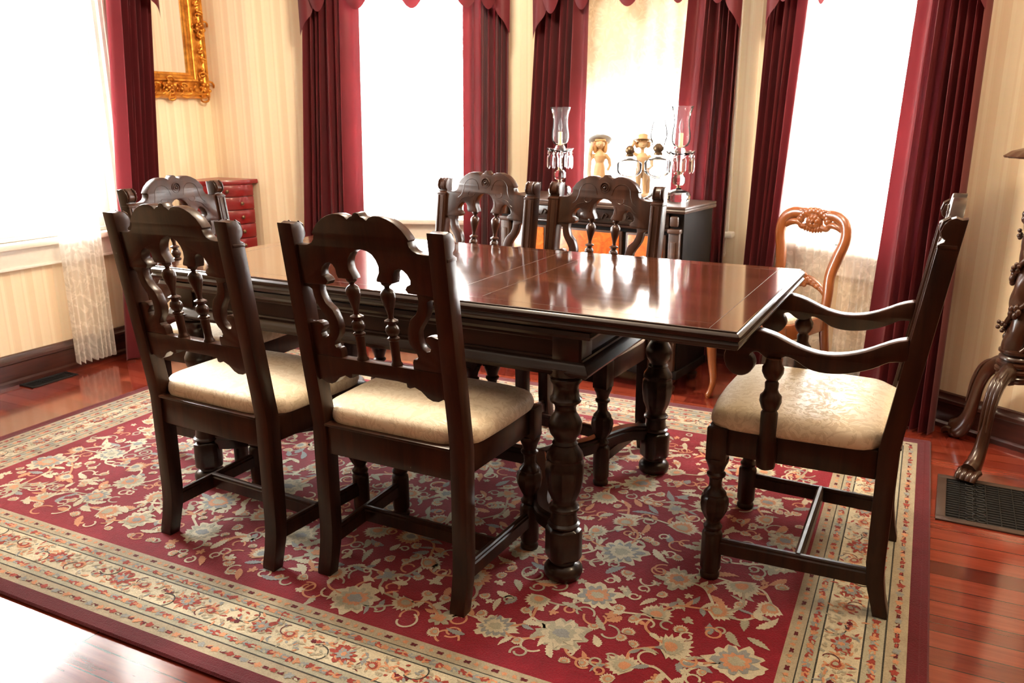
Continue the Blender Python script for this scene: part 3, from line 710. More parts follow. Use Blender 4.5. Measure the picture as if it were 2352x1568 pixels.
def chair_parts(t, w=1.0, depth=.37, arms=False, hs=1.0):
    """local frame: x width, +y forward, origin on the floor between the rear feet"""
    mt = M['chair_wood']; xs = .2115*w
    def sx(x): return x*w
    # rear legs / back posts with side profile (y,z)
    back = [(-.020, 0), (-.020, .012), (-.010, .05), (-.002, .10), (0, .14), (0, .43)]+[(yb(z), z) for z in (.5, .6, .7, .8, .9, .95, .968)]
    front = [(yb(.97)+.012, .966), (yb(.97)+.024, .970), (yb(.96)+.036, .965), (yb(.955)+.045, .953), (yb(.94)+.047, .940), (yb(.925)+.042, .929), (yb(.92)+.034, .923), (yb(.915)+.034, .918), (yb(.91)+.042, .914), (yb(.905)+.044, .908)]+[(yb(z)+.044, z) for z in (.8, .7, .6, .5)]+[(.046, .43), (.043, .14), (.036, .08), (.022, .03), (.014, .0)]
    for s in (-1, 1):
        bm = bmesh.new()
        plate(bm, [back+front], .043, .002, lambda x, y, z: (s*xs+y, x, z*hs))
        # two reeds on the front face
        for dx in (-.011, .011): tube(bm, [(s*xs+dx, yb(z)+.0445, z*hs) for z in (.60, .75, .903)], .0035, 6)
        # necking bead and scroll grooves
        box(bm, s*xs-.0235, s*xs+.0235, yb(.91)+.006, yb(.91)+.0455, .903*hs, .912*hs, .002)
        for dx in (-.0145, .0145): tube(bm, [(s*xs+dx, yb(.94)+a, z*hs) for a, z in ((.030, .968), (.043, .960), (.0475, .945), (.044, .931), (.035, .924))], .0035, 6)
        link('rear_leg', bm, mt, t, 35)
    f = lambda x, y, z: (sx(x), yb(z)+.022+y, z*hs)
    bm = bmesh.new(); plate(bm, [mirror(CRT[1:])[::-1]+[CRT[0]]+[] if False else [(x, z) for x, z in CRT]+[(x, z) for x, z in CRB]+[(-x, z) for x, z in reversed(CRB[:-1])]+[(-x, z) for x, z in reversed(CRT[1:])]], .030, .002, f)
    # shallow scroll carving on the front
    for s in (-1, 1):
        for pts in ([(.030, .930), (.037, .952), (.050, .966), (.068, .971), (.088, .966), (.102, .950), (.106, .930), (.115, .908), (.130, .896)],
                    [(.050, .914), (.056, .905), (.070, .902), (.080, .908), (.080, .918), (.074, .921)],
                    [(.080, .900), (.095, .897), (.112, .890), (.122, .878), (.132, .872)], [(.050, .890), (.054, .878), (.055, .866)]):
            P = smooth_pts([(sx(s*x), yb(z)+.0370, z*hs) for x, z in pts], 3); tube(bm, P, .0011, 5)
    link('crest_rail', bm, mt, t, 35)
    bm = bmesh.new()
    for r0, r1, d0, d1 in ((.0185, .0215, .001, .006), (.0105, .0135, .001, .006)):
        P = [(r0*.98*cos(a), 0, r0*.98*sin(a)) for a in [2*pi*k/24 for k in range(24)]]
        tube(bm, [(p[0], yb(.957)+.0375, .957*hs+p[2]) for p in P], .0028, 6, closed=True)
    sphere(bm, (0, yb(.957)+.036, .957*hs), .006, 10)
    link('roundel', bm, mt, t, 50)
    for s in (-1, 1):
        bm = bmesh.new(); plate(bm, [[(s*x, z) for x, z in (SCR if s == 1 else SCR[::-1])]], .024, .0018, f); link('side_scroll', bm, mt, t, 35)
    for s in (-1, 1):
        bm = bmesh.new(); lathe(bm, SP, 0, 0, 16)
        for v in bm.verts: v.co = Vector((v.co.x+sx(s*.0505), v.co.y+yb(v.co.z)+.022, v.co.z*hs))
        link('spindle', bm, mt, t, 40)
    bm = bmesh.new(); plate(bm, [LWT+LWB+[(-x, z) for x, z in reversed(LWB[:-1])]+[(-.194, .633)]], .028, .002, f); link('lower_rail', bm, mt, t, 35)
    # seat frame
    D = depth; xf = .224*w
    bm = bmesh.new()
    box(bm, -xs+.018, xs-.018, .006, .036, .352, .434, .003)
    box(bm, -xs+.02, xs-.02, -.004, .040, .432, .440, .003)
    for s in (-1, 1):
        vs = box(bm, s*xf-.013, s*xf+.013, .040, D+.005, .362, .436, .003)
        for v in vs:
            k = 1-(v.co.y-.04)/(D-.035); v.co.x -= s*(xf-xs)*k
    box(bm, -xf+.02, xf-.02, D-.004, D+.020, .362, .436, .003)
    link('seat_frame', bm, mt, t, 35)
    # front legs
    for s in (-1, 1):
        bm = bmesh.new(); lathe(bm, FLEG, 0, 0, 28, (9, .170, .246, .06), lambda z: .026 < z < .133)
        box(bm, -.026, .026, -.026, .026, .346, .437, .003)
        l = link('front_leg', bm, mt, t, 40); l.location = (s*xf, D, 0)
    # H stretcher
    P = [(-.011, -.022), (-.011, .010), (-.007, .013), (-.008, .019), (-.004, .022), (.004, .022), (.008, .019), (.007, .013), (.011, .010), (.011, -.022)]
    for s in (-1, 1):
        bm = bmesh.new(); sweep(bm, [(s*xs, .030, .098), (s*xf, D-.02, .098)], P); link('side_stretcher', bm, mt, t, 30)
    bm = bmesh.new(); xm = (xs+xf)/2; sweep(bm, [(-xm, D*.48, .100), (xm, D*.48, .100)], P); link('cross_stretcher', bm, mt, t, 30)
    # upholstered seat
    a, b, c = xs-.024, xs+.024, xf+.022
    out = [(-a, .012), (a, .012), (a+.001, .048), (b, .050), (b+.003, .09), ((b+c)/2+.004, D*.55), (c, D-.005), (c-.012, D+.026), (.12, D+.038), (0, D+.041), (-.12, D+.038), (-c+.012, D+.026), (-c, D-.005), (-(b+c)/2-.004, D*.55), (-b-.003, .09), (-b, .050), (-a-.001, .048)]
    den = []
    for i in range(len(out)):
        p, q = Vector(out[i]), Vector(out[(i+1) % len(out)]); n = max(1, int((q-p).length/.02))
        den += [p.lerp(q, k/n) for k in range(n)]
    for _ in range(3): den = [(den[i-1]+den[i]*2+den[(i+1) % len(den)])/4 for i in range(len(den))]
    cc = Vector((0, D*.5)); rings = []
    for sc, z in ((.955, .432), (.985, .437), (1.0, .447), (.998, .458), (.985, .468), (.955, .4765), (.90, .483), (.80, .489), (.65, .4935), (.45, .4965), (.22, .498), (.02, .4985)):
        rings.append([(cc.x+(p.x-cc.x)*sc, cc.y+(p.y-cc.y)*sc, z) for p in den])
    bm = bmesh.new(); loft(bm, rings); link('seat_cushion', bm, M['upholstery'], t, 80)
    if arms:
        for s in (-1, 1):
            X = s*(xs+.004)
            # side outline (y, z)
            top = [(.020, .712), (.030, .716), (.060, .705), (.110, .680), (.160, .665), (.210, .663), (.260, .675), (.305, .694), (.330, .702), (.355, .706), (.385, .698), (.410, .675), (.430, .645), (.430, .615), (.415, .592), (.392, .584), (.370, .592), (.357, .612), (.360, .630), (.368, .640), (.362, .648), (.350, .650), (.335, .640), (.322, .634), (.300, .634), (.285, .646), (.262, .640), (.230, .622), (.190, .616), (.140, .622), (.090, .640), (.055, .660), (.020, .668)]
            P = [(p.x, p.y) for p in [Vector((*q, 0)) for q in smooth_pts([(a, b, 0) for a, b in top], 3, True)] for p in [p]]
            bm = bmesh.new(); plate(bm, [P], .042, .006, lambda x, y, z: (X+y+s*.010*min(1, x/.3), x+yb(.69)*0-.01, z))
            link('arm', bm, mt, t, 35)
            bm = bmesh.new()
            lathe(bm, [(.0, .352), (.022, .354), (.024, .360), (.024, .425), (.022, .430), (.022, .436), (.020, .440), (.021, .500), (.017, .507), (.021, .512), (.027, .530), (.026, .545), (.019, .553), (.016, .562), (.017, .578), (.013, .584), (.020, .592), (.026, .605), (.026, .618), (.020, .628), (.018, .640)], 0, 0, 20, None, lambda z: .353 < z < .428)
            l = link('arm_post', bm, mt, t, 40); l.location = (s*(xf+.022), .300, 0)
def chair(loc, rz, label, **kw):
    t = empty('armchair' if kw.get('arms') else 'dining_chair', loc, rz, label, 'armchair' if kw.get('arms') else 'chair', None if kw.get('arms') else 'dining chairs around the table')
    chair_parts(t, **kw); return t
RZ = .0105   # chairs stand on the rug
c0 = chair((-1.7399, 1.540, RZ), -.0427, 'dark carved dining chair at the near-left of the table, back towards the viewer')
def again(loc, rz, label):
    c = copy_tree(c0); c.location = loc; c.rotation_euler = (0, 0, rz); c['label'] = label; return c
again((-1.1647, 1.580, RZ), -.005, 'dark carved dining chair closest to the viewer, seen from behind at table middle')
again((-1.590, 2.850, RZ), pi-.12, 'carved dining chair across the table in front of the burgundy drape between windows')
again((-1.088, 2.84, RZ), pi-.12, 'carved dining chair across the table in front of the orange burl sideboard')
again((-2.485, 2.205, RZ), -pi/2+.05, 'carved dining chair at the left head of the table before the red chest')
chair((-.012+.004, 2.262, RZ), pi/2+.0, 'dark carved armchair with scrolled arms at the right head of the table', arms=True, depth=.425, w=1.03, hs=1.028)

# ------------------------------------------------------------------ balloon-back chair by the window
def balloon():
    ang = atan2(-.515, .857)
    t = empty('balloon_back_chair', (-.490, 3.715, 0), ang+pi, 'honey-coloured wooden chair with carved roses on an open balloon back', 'chair')
    # local: faces +y; after rotation faces into the room
    mt = M['honey_wood']
    for s in (-1, 1):
        bm = bmesh.new()
        P = smooth_pts([(s*.163, .0, .38), (s*.163, 0, .42), (s*.160, -.012, .50), (s*.150, -.03, .58), (s*.168, -.048, .66), (s*.192, -.062, .74), (s*.178, -.070, .80), (s*.130, -.075, .828), (s*.07, -.077, .832), (0, -.077, .83)], 5)
        n = len(P); tube(bm, P, [.021+.008*sin(pi*i/n) for i in range(n)], 10, flat=(1, .75))
        link('back_post', bm, mt, t, 60)
    bm = bmesh.new()     # carved crest: leaves, rose, inner scrolls
    for k in range(11):
        a = (k-5)*.30; sphere(bm, (.080*sin(a), -.070, .800+.044*cos(a)), .024, 10, (1, .55, .8))
    sphere(bm, (0, -.074, .795), .040, 16, (1.3, .5, 1))
    for k in range(6):
        a = 2*pi*k/6; sphere(bm, (.020*cos(a), -.062, .800+.018*sin(a)), .015, 8, (1, .6, 1))
    sphere(bm, (0, -.055, .800), .011, 8)
    for k in range(7): sphere(bm, ((k-3)*.016, -.066, .762-.004*abs(k-3)*0+.002*abs(k-3)), .012, 8, (.8, .6, 1.3))
    for s in (-1, 1):
        for sgn in (1,):
            P = smooth_pts([(s*.045, -.072, .775), (s*.075, -.072, .772), (s*.090, -.072, .790), (s*.080, -.072, .805), (s*.066, -.072, .797)], 5); tube(bm, P, [.015*(1-.5*i/len(P)) for i in range(len(P))], 8)
            P = smooth_pts([(s*.06, -.070, .768), (s*.10, -.070, .790), (s*.14, -.070, .785), (s*.172, -.070, .765)], 5); tube(bm, P, [.009+.007*sin(pi*i/len(P)) for i in range(len(P))], 8)
        for k in range(4): sphere(bm, (s*(.055+.026*k), -.070, .845-.003*k*k), .019, 8, (1.3, .6, .6))
    link('carved_crest', bm, mt, t, 60)
    bm = bmesh.new()
    P = smooth_pts([(-.158, -.022, .475), (-.11, -.030, .515), (-.05, -.034, .54), (0, -.034, .545), (.05, -.034, .54), (.11, -.030, .515), (.158, -.022, .475)], 4)
    n = len(P); tube(bm, P, [.014+.010*sin(pi*i/n) for i in range(n)], 8, flat=(1, .6))
    for k in range(6):
        a = 2*pi*k/6; sphere(bm, (.024*cos(a), -.020, .545+.020*sin(a)), .017, 8, (1, .6, 1))
    for s in (-1, 1):
        for k in range(3): sphere(bm, (s*(.04+.022*k), -.024, .543-.008*k), .018, 8, (1.3, .5, .7))
    sphere(bm, (0, -.010, .545), .012, 8)
    link('carved_splat', bm, mt, t, 60)
    den = [(.165, .0), (.195, .10), (.215, .22), (.212, .33), (.18, .385), (.10, .405), (0, .41)]
    out = smooth_pts([(x, y, 0) for x, y in den]+[(-x, y, 0) for x, y in reversed(den[:-1])]+[(-.08, -.01, 0), (.08, -.01, 0)], 4, True)
    def sc(k, z, d=0): return [(p.x*k, .2+(p.y-.2)*k, z) for p in out]
    bm = bmesh.new(); loft(bm, [sc(.97, .345), sc(1, .35), sc(1, .405), sc(.985, .412), sc(.93, .414)]); link('seat_rail', bm, mt, t, 40)
    bm = bmesh.new(); loft(bm, [sc(.93, .413), sc(.93, .425), sc(.88, .440), sc(.7, .452), sc(.4, .457), sc(.05, .459)]); link('seat_cushion', bm, M['upholstery'], t, 80)
    for s in (-1, 1):
        bm = bmesh.new(); P = smooth_pts([(s*.185, .355, .40), (s*.205, .375, .30), (s*.200, .372, .18), (s*.190, .365, .08), (s*.198, .385, .015), (s*.202, .395, .008)], 5)
        n = len(P); tube(bm, P, [.034-.020*min(1, i/n*1.5) for i in range(n)], 10); link('front_leg', bm, mt, t, 60)
        bm = bmesh.new(); P = smooth_pts([(s*.165, .01, .40), (s*.168, -.02, .25), (s*.175, -.06, .10), (s*.18, -.085, .004)], 5); tube(bm, P, [.024-.008*i/15 for i in range(len(P))], 8); link('rear_leg', bm, mt, t, 60)
    t.scale = (.88, .86, .975)
balloon()

# ------------------------------------------------------------------ sideboard and what stands on it
SBZ = .845
def sideboard():
    t = empty('sideboard', (-.952, 3.475, 0), radians(-8), 'dark sideboard with glowing orange burl door panels under the centre window', 'sideboard')
    W, D, T = .96, .34, SBZ     # local: x from -W..0, y 0..D (front at y=0)
    m = M['side_wood']
    bm = bmesh.new(); loft_rect(bm, -W-.015, .015, -.015, D, [(.012, T-.030), (.002, T-.027), (0, T-.018), (.004, T-.012), (.001, T-.008), (.002, T-.002), (.005, T), (.1, T)], mat=0); link('top', bm, m, t, 30)
    bm = bmesh.new(); box(bm, -W, 0, .012, D-.01, .10, T-.028, .003); box(bm, -W-.008, .008, -.004, D-.008, .075, .115, .006); link('carcass', bm, M['matt_wood'], t, 30)
    for x0, x1 in ((-W+.01, -W+.06), (-.06, -.01)):
        bm = bmesh.new(); box(bm, x0, x1, -.012, .02, .115, T-.10, .004)
        box(bm, x0+.012, x1-.012, -.018, -.008, .16, T-.15, .005); box(bm, x0-.004, x1+.004, -.018, .02, T-.115, T-.095, .004)
        for f in (0,):
            box(bm, x0+.006, x1-.006, -.020, .0, T-.085, T-.040, .008)
        link('pilaster', bm, M['side_wood'], t, 30)
    bm = bmesh.new(); box(bm, -W+.065, -.065, 0, .02, T-.095, T-.032, .003); box(bm, -W+.06, -.06, -.008, .016, T-.108, T-.097, .003)
    for k in range(15):
        x = -W+.10+k*(W-.20)/14; z = T-.064
        P = smooth_pts([(x-.022, -.002, z-.010), (x-.008, -.003, z+.014), (x+.008, -.003, z+.006), (x, -.004, z-.006), (x+.022, -.002, z-.012)], 4); tube(bm, P, .0035, 6)
    for x in (-W/2,): sphere(bm, (x, -.006, T-.062), .020, 12, (1.5, .5, 1))
    link('carved_drawer', bm, M['dark_wood'], t, 40)
    for x0, x1 in ((-W+.075, -W*.72), (-W*.70, -W*.30), (-W*.28, -.075)):
        bm = bmesh.new(); box(bm, x0, x1, -.004, .016, .135, T-.125, .004); d = link('door', bm, m, t, 30)
        bm = bmesh.new(); box(bm, x0+.012, x1-.012, -.009, .0, .150, T-.135, .003); link('burl_panel', bm, M['burl'], d, 30)
    for x in (-W+.04, -.04):
        for y in (.03, D-.05):
            bm = bmesh.new(); lathe(bm, [(0, 0), (.016, 0), (.024, .015), (.026, .03), (.016, .04), (.020, .048), (.028, .06), (.03, .078)], x, y, 20); link('foot', bm, m, t, 40)
sideboard()
def hurricane(loc, label, s=1.0):
    t = empty('hurricane_lamp', loc, 0, label, 'lamp', 'crystal hurricane lamps on the sideboard'); g = M['glass']
    bm = bmesh.new(); lathe(bm, [(0, 0), (.046, 0), (.052, .008), (.053, .026), (.046, .038), (.028, .046), (.014, .05), (.010, .056), (0, .056)], 0, 0, 10); link('base', bm, g, t, 15)
    bm = bmesh.new(); lathe(bm, [(0, .056), (.009, .056), (.009, .066), (.0, .066)], 0, 0, 10); lathe(bm, [(0, .112), (.010, .112), (.010, .126), (0, .126)], 0, 0, 10); link('brass_collar', bm, M['brass'], t)
    bm = bmesh.new(); lathe(bm, [(0, .0665), (.018, .067), (.027, .078), (.027, .100), (.018, .1115), (0, .1118)], 0, 0, 8); link('crystal_knop', bm, g, t, 10)
    bm = bmesh.new(); lathe(bm, [(0, .1262), (.012, .127), (.010, .140), (.012, .165), (.016, .180), (.014, .190), (0, .190)], 0, 0, 12); link('stem', bm, g, t, 20)
    bm = bmesh.new()     # scalloped drip pan
    for rr in ([(.008, .191), (.030, .190), (.050, .197), (.060, .208), (.058, .210), (.048, .201), (.028, .196), (.008, .196)],):
        rings = []
        for r, z in rr: rings.append([((r*(1+.07*abs(cos(5*a)) if r > .04 else r))*1.0 if False else (r*(1+(.08*abs(cos(5*a)) if r > .04 else 0)))*cos(a), (r*(1+(.08*abs(cos(5*a)) if r > .04 else 0)))*sin(a), z) for a in [2*pi*k/60 for k in range(60)]])
        loft(bm, rings, False, False)
    lathe(bm, [(.008, .190), (.024, .192), (.026, .205), (.020, .222), (.016, .224), (0, .224)], 0, 0, 16); link('drip_pan', bm, g, t, 30)
    for k in range(10):
        a = 2*pi*k/10+.2; x, y = .055*cos(a), .055*sin(a)
        bm = bmesh.new(); sphere(bm, (x, y, .188), .0062, 8); sphere(bm, (x, y, .1975), .003, 6)
        lathe(bm, [(0, .181), (.0035, .179), (.0062, .168), (.0066, .140), (.0055, .125), (0, .117)], x, y, 6); link('prism', bm, g, t, 10)
    bm = bmesh.new(); lathe(bm, [(0, .2243), (.0095, .2243), (.0095, .282), (.006, .283), (0, .283)], 0, 0, 14); link('candle_sleeve', bm, M['candle'], t)
    bm = bmesh.new(); lathe(bm, [(0, .2832), (.005, .2832), (.006, .292), (.0095, .304), (.0095, .312), (.006, .328), (.0018, .342), (0, .343)], 0, 0, 12); link('bulb', bm, M['lamp_glass'], t)
    bm = bmesh.new(); pr = [(.018, .2255), (.030, .231), (.037, .244), (.040, .262), (.0385, .285), (.034, .310), (.0335, .335), (.037, .362), (.046, .388), (.048, .392), (.0465, .3915)]
    lathe(bm, pr, 0, 0, 40); link('glass_shade', bm, M['lamp_glass'], t, 60)
    t.scale = (s, s, s); return t
hurricane((-1.668, 3.795, SBZ), 'tall clear glass hurricane lamp with hanging prisms, left of the figurines', 1.06)
hurricane((-1.048, 3.720, SBZ), 'tall clear glass hurricane lamp with hanging prisms, at the sideboard right end', 1.06)
def oil_lamp(loc, rb, zb, label, chimney, h=1.0):
    t = empty('oil_lamp', loc, 0, label, 'lamp', 'clear glass oil lamps'); g = M['glass']
    bm = bmesh.new(); lathe(bm, [(0, 0), (rb*.92, 0), (rb, .004), (rb*.95, .010), (rb*.6, .020), (.020, .035), (.013, .055), (.012, .080), (.016, .095), (0, .096)], 0, 0, 24); link('foot', bm, M['lamp_glass'], t, 40)
    bm = bmesh.new(); lathe(bm, [(0, .0962), (.020, .097), (.040, .108), (.056, .122), (.059, .130), (.060, .165), (.056, .173), (.036, .184), (.020, .192), (.018, .198), (0, .198)], 0, 0, 32); link('oil_font', bm, M['lamp_glass'], t, 30)
    bm = bmesh.new(); lathe(bm, [(0, .1982), (.019, .1982), (.019, .208), (.015, .212), (.020, .216), (.023, .224), (.021, .236), (.013, .246), (.006, .250), (0, .25)], 0, 0, 20)
    tube(bm, [(.018, 0, .222), (.040, .004, .222)], .0016, 6); lathe(bm, [(0, .220), (.006, .220), (.006, .224), (0, .224)], .044, .004, 8)
    for k in range(4):
        a = k*pi/2+.5; tube(bm, [(.022*cos(a), .022*sin(a), .222), (.030*cos(a), .030*sin(a), .232), (.028*cos(a), .028*sin(a), .252)], .0014, 5)
    link('burner', bm, M['brass'], t, 40)
    if chimney:
        bm = bmesh.new(); lathe(bm, [(.024, .226), (.026, .240), (.036, .270), (.038, .290), (.032, .325), (.022, .360), (.0195, .385), (.022, .400), (.026, .406)], 0, 0, 32); link('chimney', bm, M['lamp_glass'], t, 60)
    t.scale = (h, h, h); return t
oil_lamp((-1.290, 3.735, SBZ), .048, 0, 'clear glass oil lamp without chimney in front of the boy figurine', False, .97)
oil_lamp((-1.150, 3.720, SBZ), .060, 0, 'clear glass oil lamp with tall chimney, between boy figurine and right hurricane lamp', True, 1.02)

def figurine(loc, rz, girl, label):
    t = empty('girl_figurine' if girl else 'boy_figurine', loc, rz, label, 'figurine', None)
    # faces -y. voxel-fused body
    bm = bmesh.new()
    def tb(p, r, seg=10): tube(bm, p, r, seg)
    if girl:
        lathe(bm, [(0, .012), (.034, .012), (.036, .02), (.030, .06), (.026, .10), (.022, .135), (.018, .150), (.022, .165), (.024, .182), (.018, .196), (.008, .204), (.007, .215), (0, .216)], 0, 0, 24, (9, .0, .13, .05))
        tb([(.020, 0, .188), (.036, -.004, .165), (.040, -.008, .138), (.030, -.018, .115)], [.009, .0085, .007, .006]); tb([(-.020, 0, .188), (-.036, .0, .162), (-.038, -.006, .190), (-.030, -.010, .225)], [.009, .008, .007, .006])
    else:
        for s in (-1, 1):
            tb([(s*.011, 0, .130), (s*.013, -.004, .085), (s*.012, -.002, .055), (s*.013, 0, .018)], [.014, .012, .010, .008]); sphere(bm, (s*.013, -.008, .018), .010, 8, (1, 1.5, .7))
        tb([(0, 0, .120), (0, 0, .150), (0, 0, .180), (0, 0, .198)], [.022, .021, .024, .014], 14); tb([(0, 0, .195), (0, 0, .216)], .008)
        tb([(.022, 0, .188), (.036, .004, .165), (.038, -.008, .140), (.026, -.020, .128)], [.009, .0085, .007, .006]); tb([(-.022, 0, .188), (-.036, -.002, .200), (-.040, -.006, .225), (-.030, -.008, .250)], [.009, .008, .007, .006])
        tb([(.020, .016, .016), (.022, .016, .08), (.018, .014, .13)], [.014, .013, .011])
    hz = .236
    sphere(bm, (0, -.002, hz), .021, 14, (.9, .95, 1.08)); sphere(bm, (0, -.0235, hz-.002), .0035, 6); sphere(bm, (.007, -.020, hz+.003), .0025, 6); sphere(bm, (-.007, -.020, hz+.003), .0025, 6); sphere(bm, (0, -.021, hz-.010), .003, 6, (1.6, 1, .6))
    tmp = link('t', bm, M['porcelain']); md = tmp.modifiers.new('r', 'REMESH'); md.mode = 'VOXEL'; md.voxel_size = .0022; md.use_smooth_shade = True
    dg = bpy.context.evaluated_depsgraph_get(); me = bpy.data.meshes.new_from_object(tmp.evaluated_get(dg)); bpy.data.objects.remove(tmp)
    for p in me.polygons: p.use_smooth = True
    b = bpy.data.objects.new('body', me); COL.objects.link(b); b.parent = t
    bm = bmesh.new()
    for k in range(15):
        a = pi*.02+pi*.96*k/14; sphere(bm, (.021*cos(a), .004+.012*sin(a), hz-(.016 if girl else .004)), .010, 8, (1, 1, 2.9 if girl else 1.4))
    for k in range(7): sphere(bm, (-.016+.0053*k, -.015, hz+.016), .0055, 8)
    link('hair', bm, M['hair'], t, 80)
    bm = bmesh.new()
    if girl:   # wide brim tipped back framing the face
        lathe(bm, [(0, .016), (.016, .015), (.021, .004), (.022, -.002), (.036, -.004), (.047, .000), (.048, .003), (.036, .001), (.020, .005), (0, .018)][::1], 0, 0, 28)
        R = Matrix.Translation((0, .010, hz+.012)) @ Matrix.Rotation(radians(-38), 4, 'X')
    else:
        lathe(bm, [(0, .030), (.016, .030), (.020, .026), (.019, .004), (.030, -.001), (.042, -.003), (.043, .0), (.030, .003), (.020, .007), (0, .031)], 0, 0, 28)
        R = Matrix.Translation((0, .004, hz+.014)) @ Matrix.Rotation(radians(-20), 4, 'X')
    bmesh.ops.transform(bm, matrix=R, verts=bm.verts); link('hat', bm, M['porc_grey'] if girl else M['porcelain'], t, 60)
    if girl:
        bm = bmesh.new()
        for k in range(5): sphere(bm, (-.012+.006*k, .0-.004, hz+.038-.001*k), .007, 8)
        tube(bm, smooth_pts([(-.028, -.004, hz+.006), (-.038, -.006, hz-.03), (-.040, -.006, .16), (-.042, -.008, .10), (-.034, -.014, .07)], 4), .0085, 8, flat=(1, .5)); link('pink_ribbon', bm, M['porc_pink'], t, 60)
    bm = bmesh.new(); lathe(bm, [(0, 0), (.040, 0), (.042, .004), (.040, .012), (.030, .016), (0, .017)], 0, 0, 20); link('plinth', bm, M['porcelain'], t, 40)
    t.scale = (1.22, 1.15, 1.04)
figurine((-1.475, 3.835, SBZ), radians(22), True, 'bisque girl figurine in a wide-brimmed hat on the sideboard')
figurine((-1.262, 3.835, SBZ), radians(18), False, 'bisque boy figurine in a brimmed hat behind the oil lamp')
for k, (x, y, lb) in enumerate(((-1.437, 3.665, 'chrome-capped glass shaker, the left of the small pair'), (-1.407, 3.663, 'chrome-capped glass shaker, the right of the small pair'))):
    t = empty('salt_shaker', (x, y, SBZ), 0, lb, 'shaker', 'pair of shakers before the girl figurine')
    bm = bmesh.new(); lathe(bm, [(0, 0), (.012, 0), (.013, .01), (.0115, .055), (0, .055)], 0, 0, 8); link('glass_body', bm, M['glass'], t, 20)
    bm = bmesh.new(); lathe(bm, [(0, .0552), (.0135, .0552), (.0135, .074), (.0125, .078), (0, .079)], 0, 0, 16); link('cap', bm, M['chrome'], t, 40)

# ------------------------------------------------------------------ gilt mirror on the left wall
def mirror_frame():
    # wall plane x=-3.8; opening y 3.03..3.474, z 1.455..2.2 ; outer +.145
    y1, z0 = 3.474, 1.455; y0, z1 = 3.17, 2.20
    t = empty('gilt_mirror', (-3.80, (y0+y1)/2, z0-.14), 0, 'ornate gilt framed mirror hanging on the left wall', 'mirror')
    def T(bm): bmesh.ops.translate(bm, vec=-Vector(t.location), verts=bm.verts)
    rect = [(-3.8, y0, z0), (-3.8, y0, z1), (-3.8, y1, z1), (-3.8, y1, z0)]
    # profile: a outward from opening, b into the room
    pf = [(0, .006), (0, .020), (.012, .022), (.016, .028), (.030, .026), (.036, .036), (.045, .040), (.050, .030), (.075, .022), (.095, .030), (.105, .045), (.118, .046), (.128, .036), (.135, .018), (.138, .001), (0, .001)]
    bm = bmesh.new(); sweep(bm, rect, [(a, b) for a, b in pf], up=(1, 0, 0), closed=True); T(bm); link('frame', bm, M['gold'], t, 40)
    bm = bmesh.new(); rg = random.Random(4)
    def curl(y, z, s, flip):
        P = []
        for k in range(13):
            a = k*.42*flip; r = s*(1-k/15); P.append((-3.8+.040+.006*sin(k), y+r*cos(a), z+r*sin(a)))
        tube(bm, P, [.0065*(1-.5*k/12) for k in range(13)], 6)
    def clump(y, z, s):
        for k in range(9):
            a = rg.uniform(0, 6.28); r = s*rg.uniform(.2, 1); sphere(bm, (-3.8+.040+rg.uniform(0, .014), y+r*cos(a), z+r*sin(a)), rg.uniform(.008, .014), 7, (.8, 1.2, 1))
        curl(y+s*.8, z, s*.8, 1); curl(y-s*.8, z, s*.8, -1); curl(y, z+s, s*.7, 1); curl(y, z-s, s*.7, -1)
    for yy, zz in ((y1+.075, z0-.075), (y0-.075, z0-.075), (y1+.075, z1+.075), (y0-.075, z1+.075)): clump(yy, zz, .052)
    for zz in ((z0+z1)/2,): clump(y1+.085, zz-.12, .040); clump(y0-.085, zz, .040)
    clump((y0+y1)/2, z0-.085, .040); clump((y0+y1)/2, z1+.085, .040)
    n = 9
    for k in range(n):
        y = y0+.03+(y1-y0-.06)*k/(n-1); z = z0-.086; curl(y, z+(.012 if k % 2 else -.012), .022, 1 if k % 2 else -1)
        if rg.random() < .8: sphere(bm, (-3.8+.040, y+.02, z), .009, 7, (.8, 1.6, 1))
    for k in range(13):
        z = z0+(z1-z0)*k/12; curl(y1+.086+(.01 if k % 2 else -.01), z, .020, 1 if k % 2 else -1); sphere(bm, (-3.8+.040, y1+.086, z+.02), .008, 7, (.8, 1, 1.6))
    P = [(-3.8+.036, y, z0-.125+.006*sin(y*60)) for y in [y0-.1+(y1-y0+.2)*k/50 for k in range(51)]]; tube(bm, P, .007, 6)
    T(bm); link('carved_foliage', bm, M['gold'], t, 70)
    bm = bmesh.new(); box(bm, -3.799, -3.790, y0-.01, y1+.01, z0-.01, z1+.01); T(bm); link('mirror_glass', bm, M['mirror'], t)
mirror_frame()

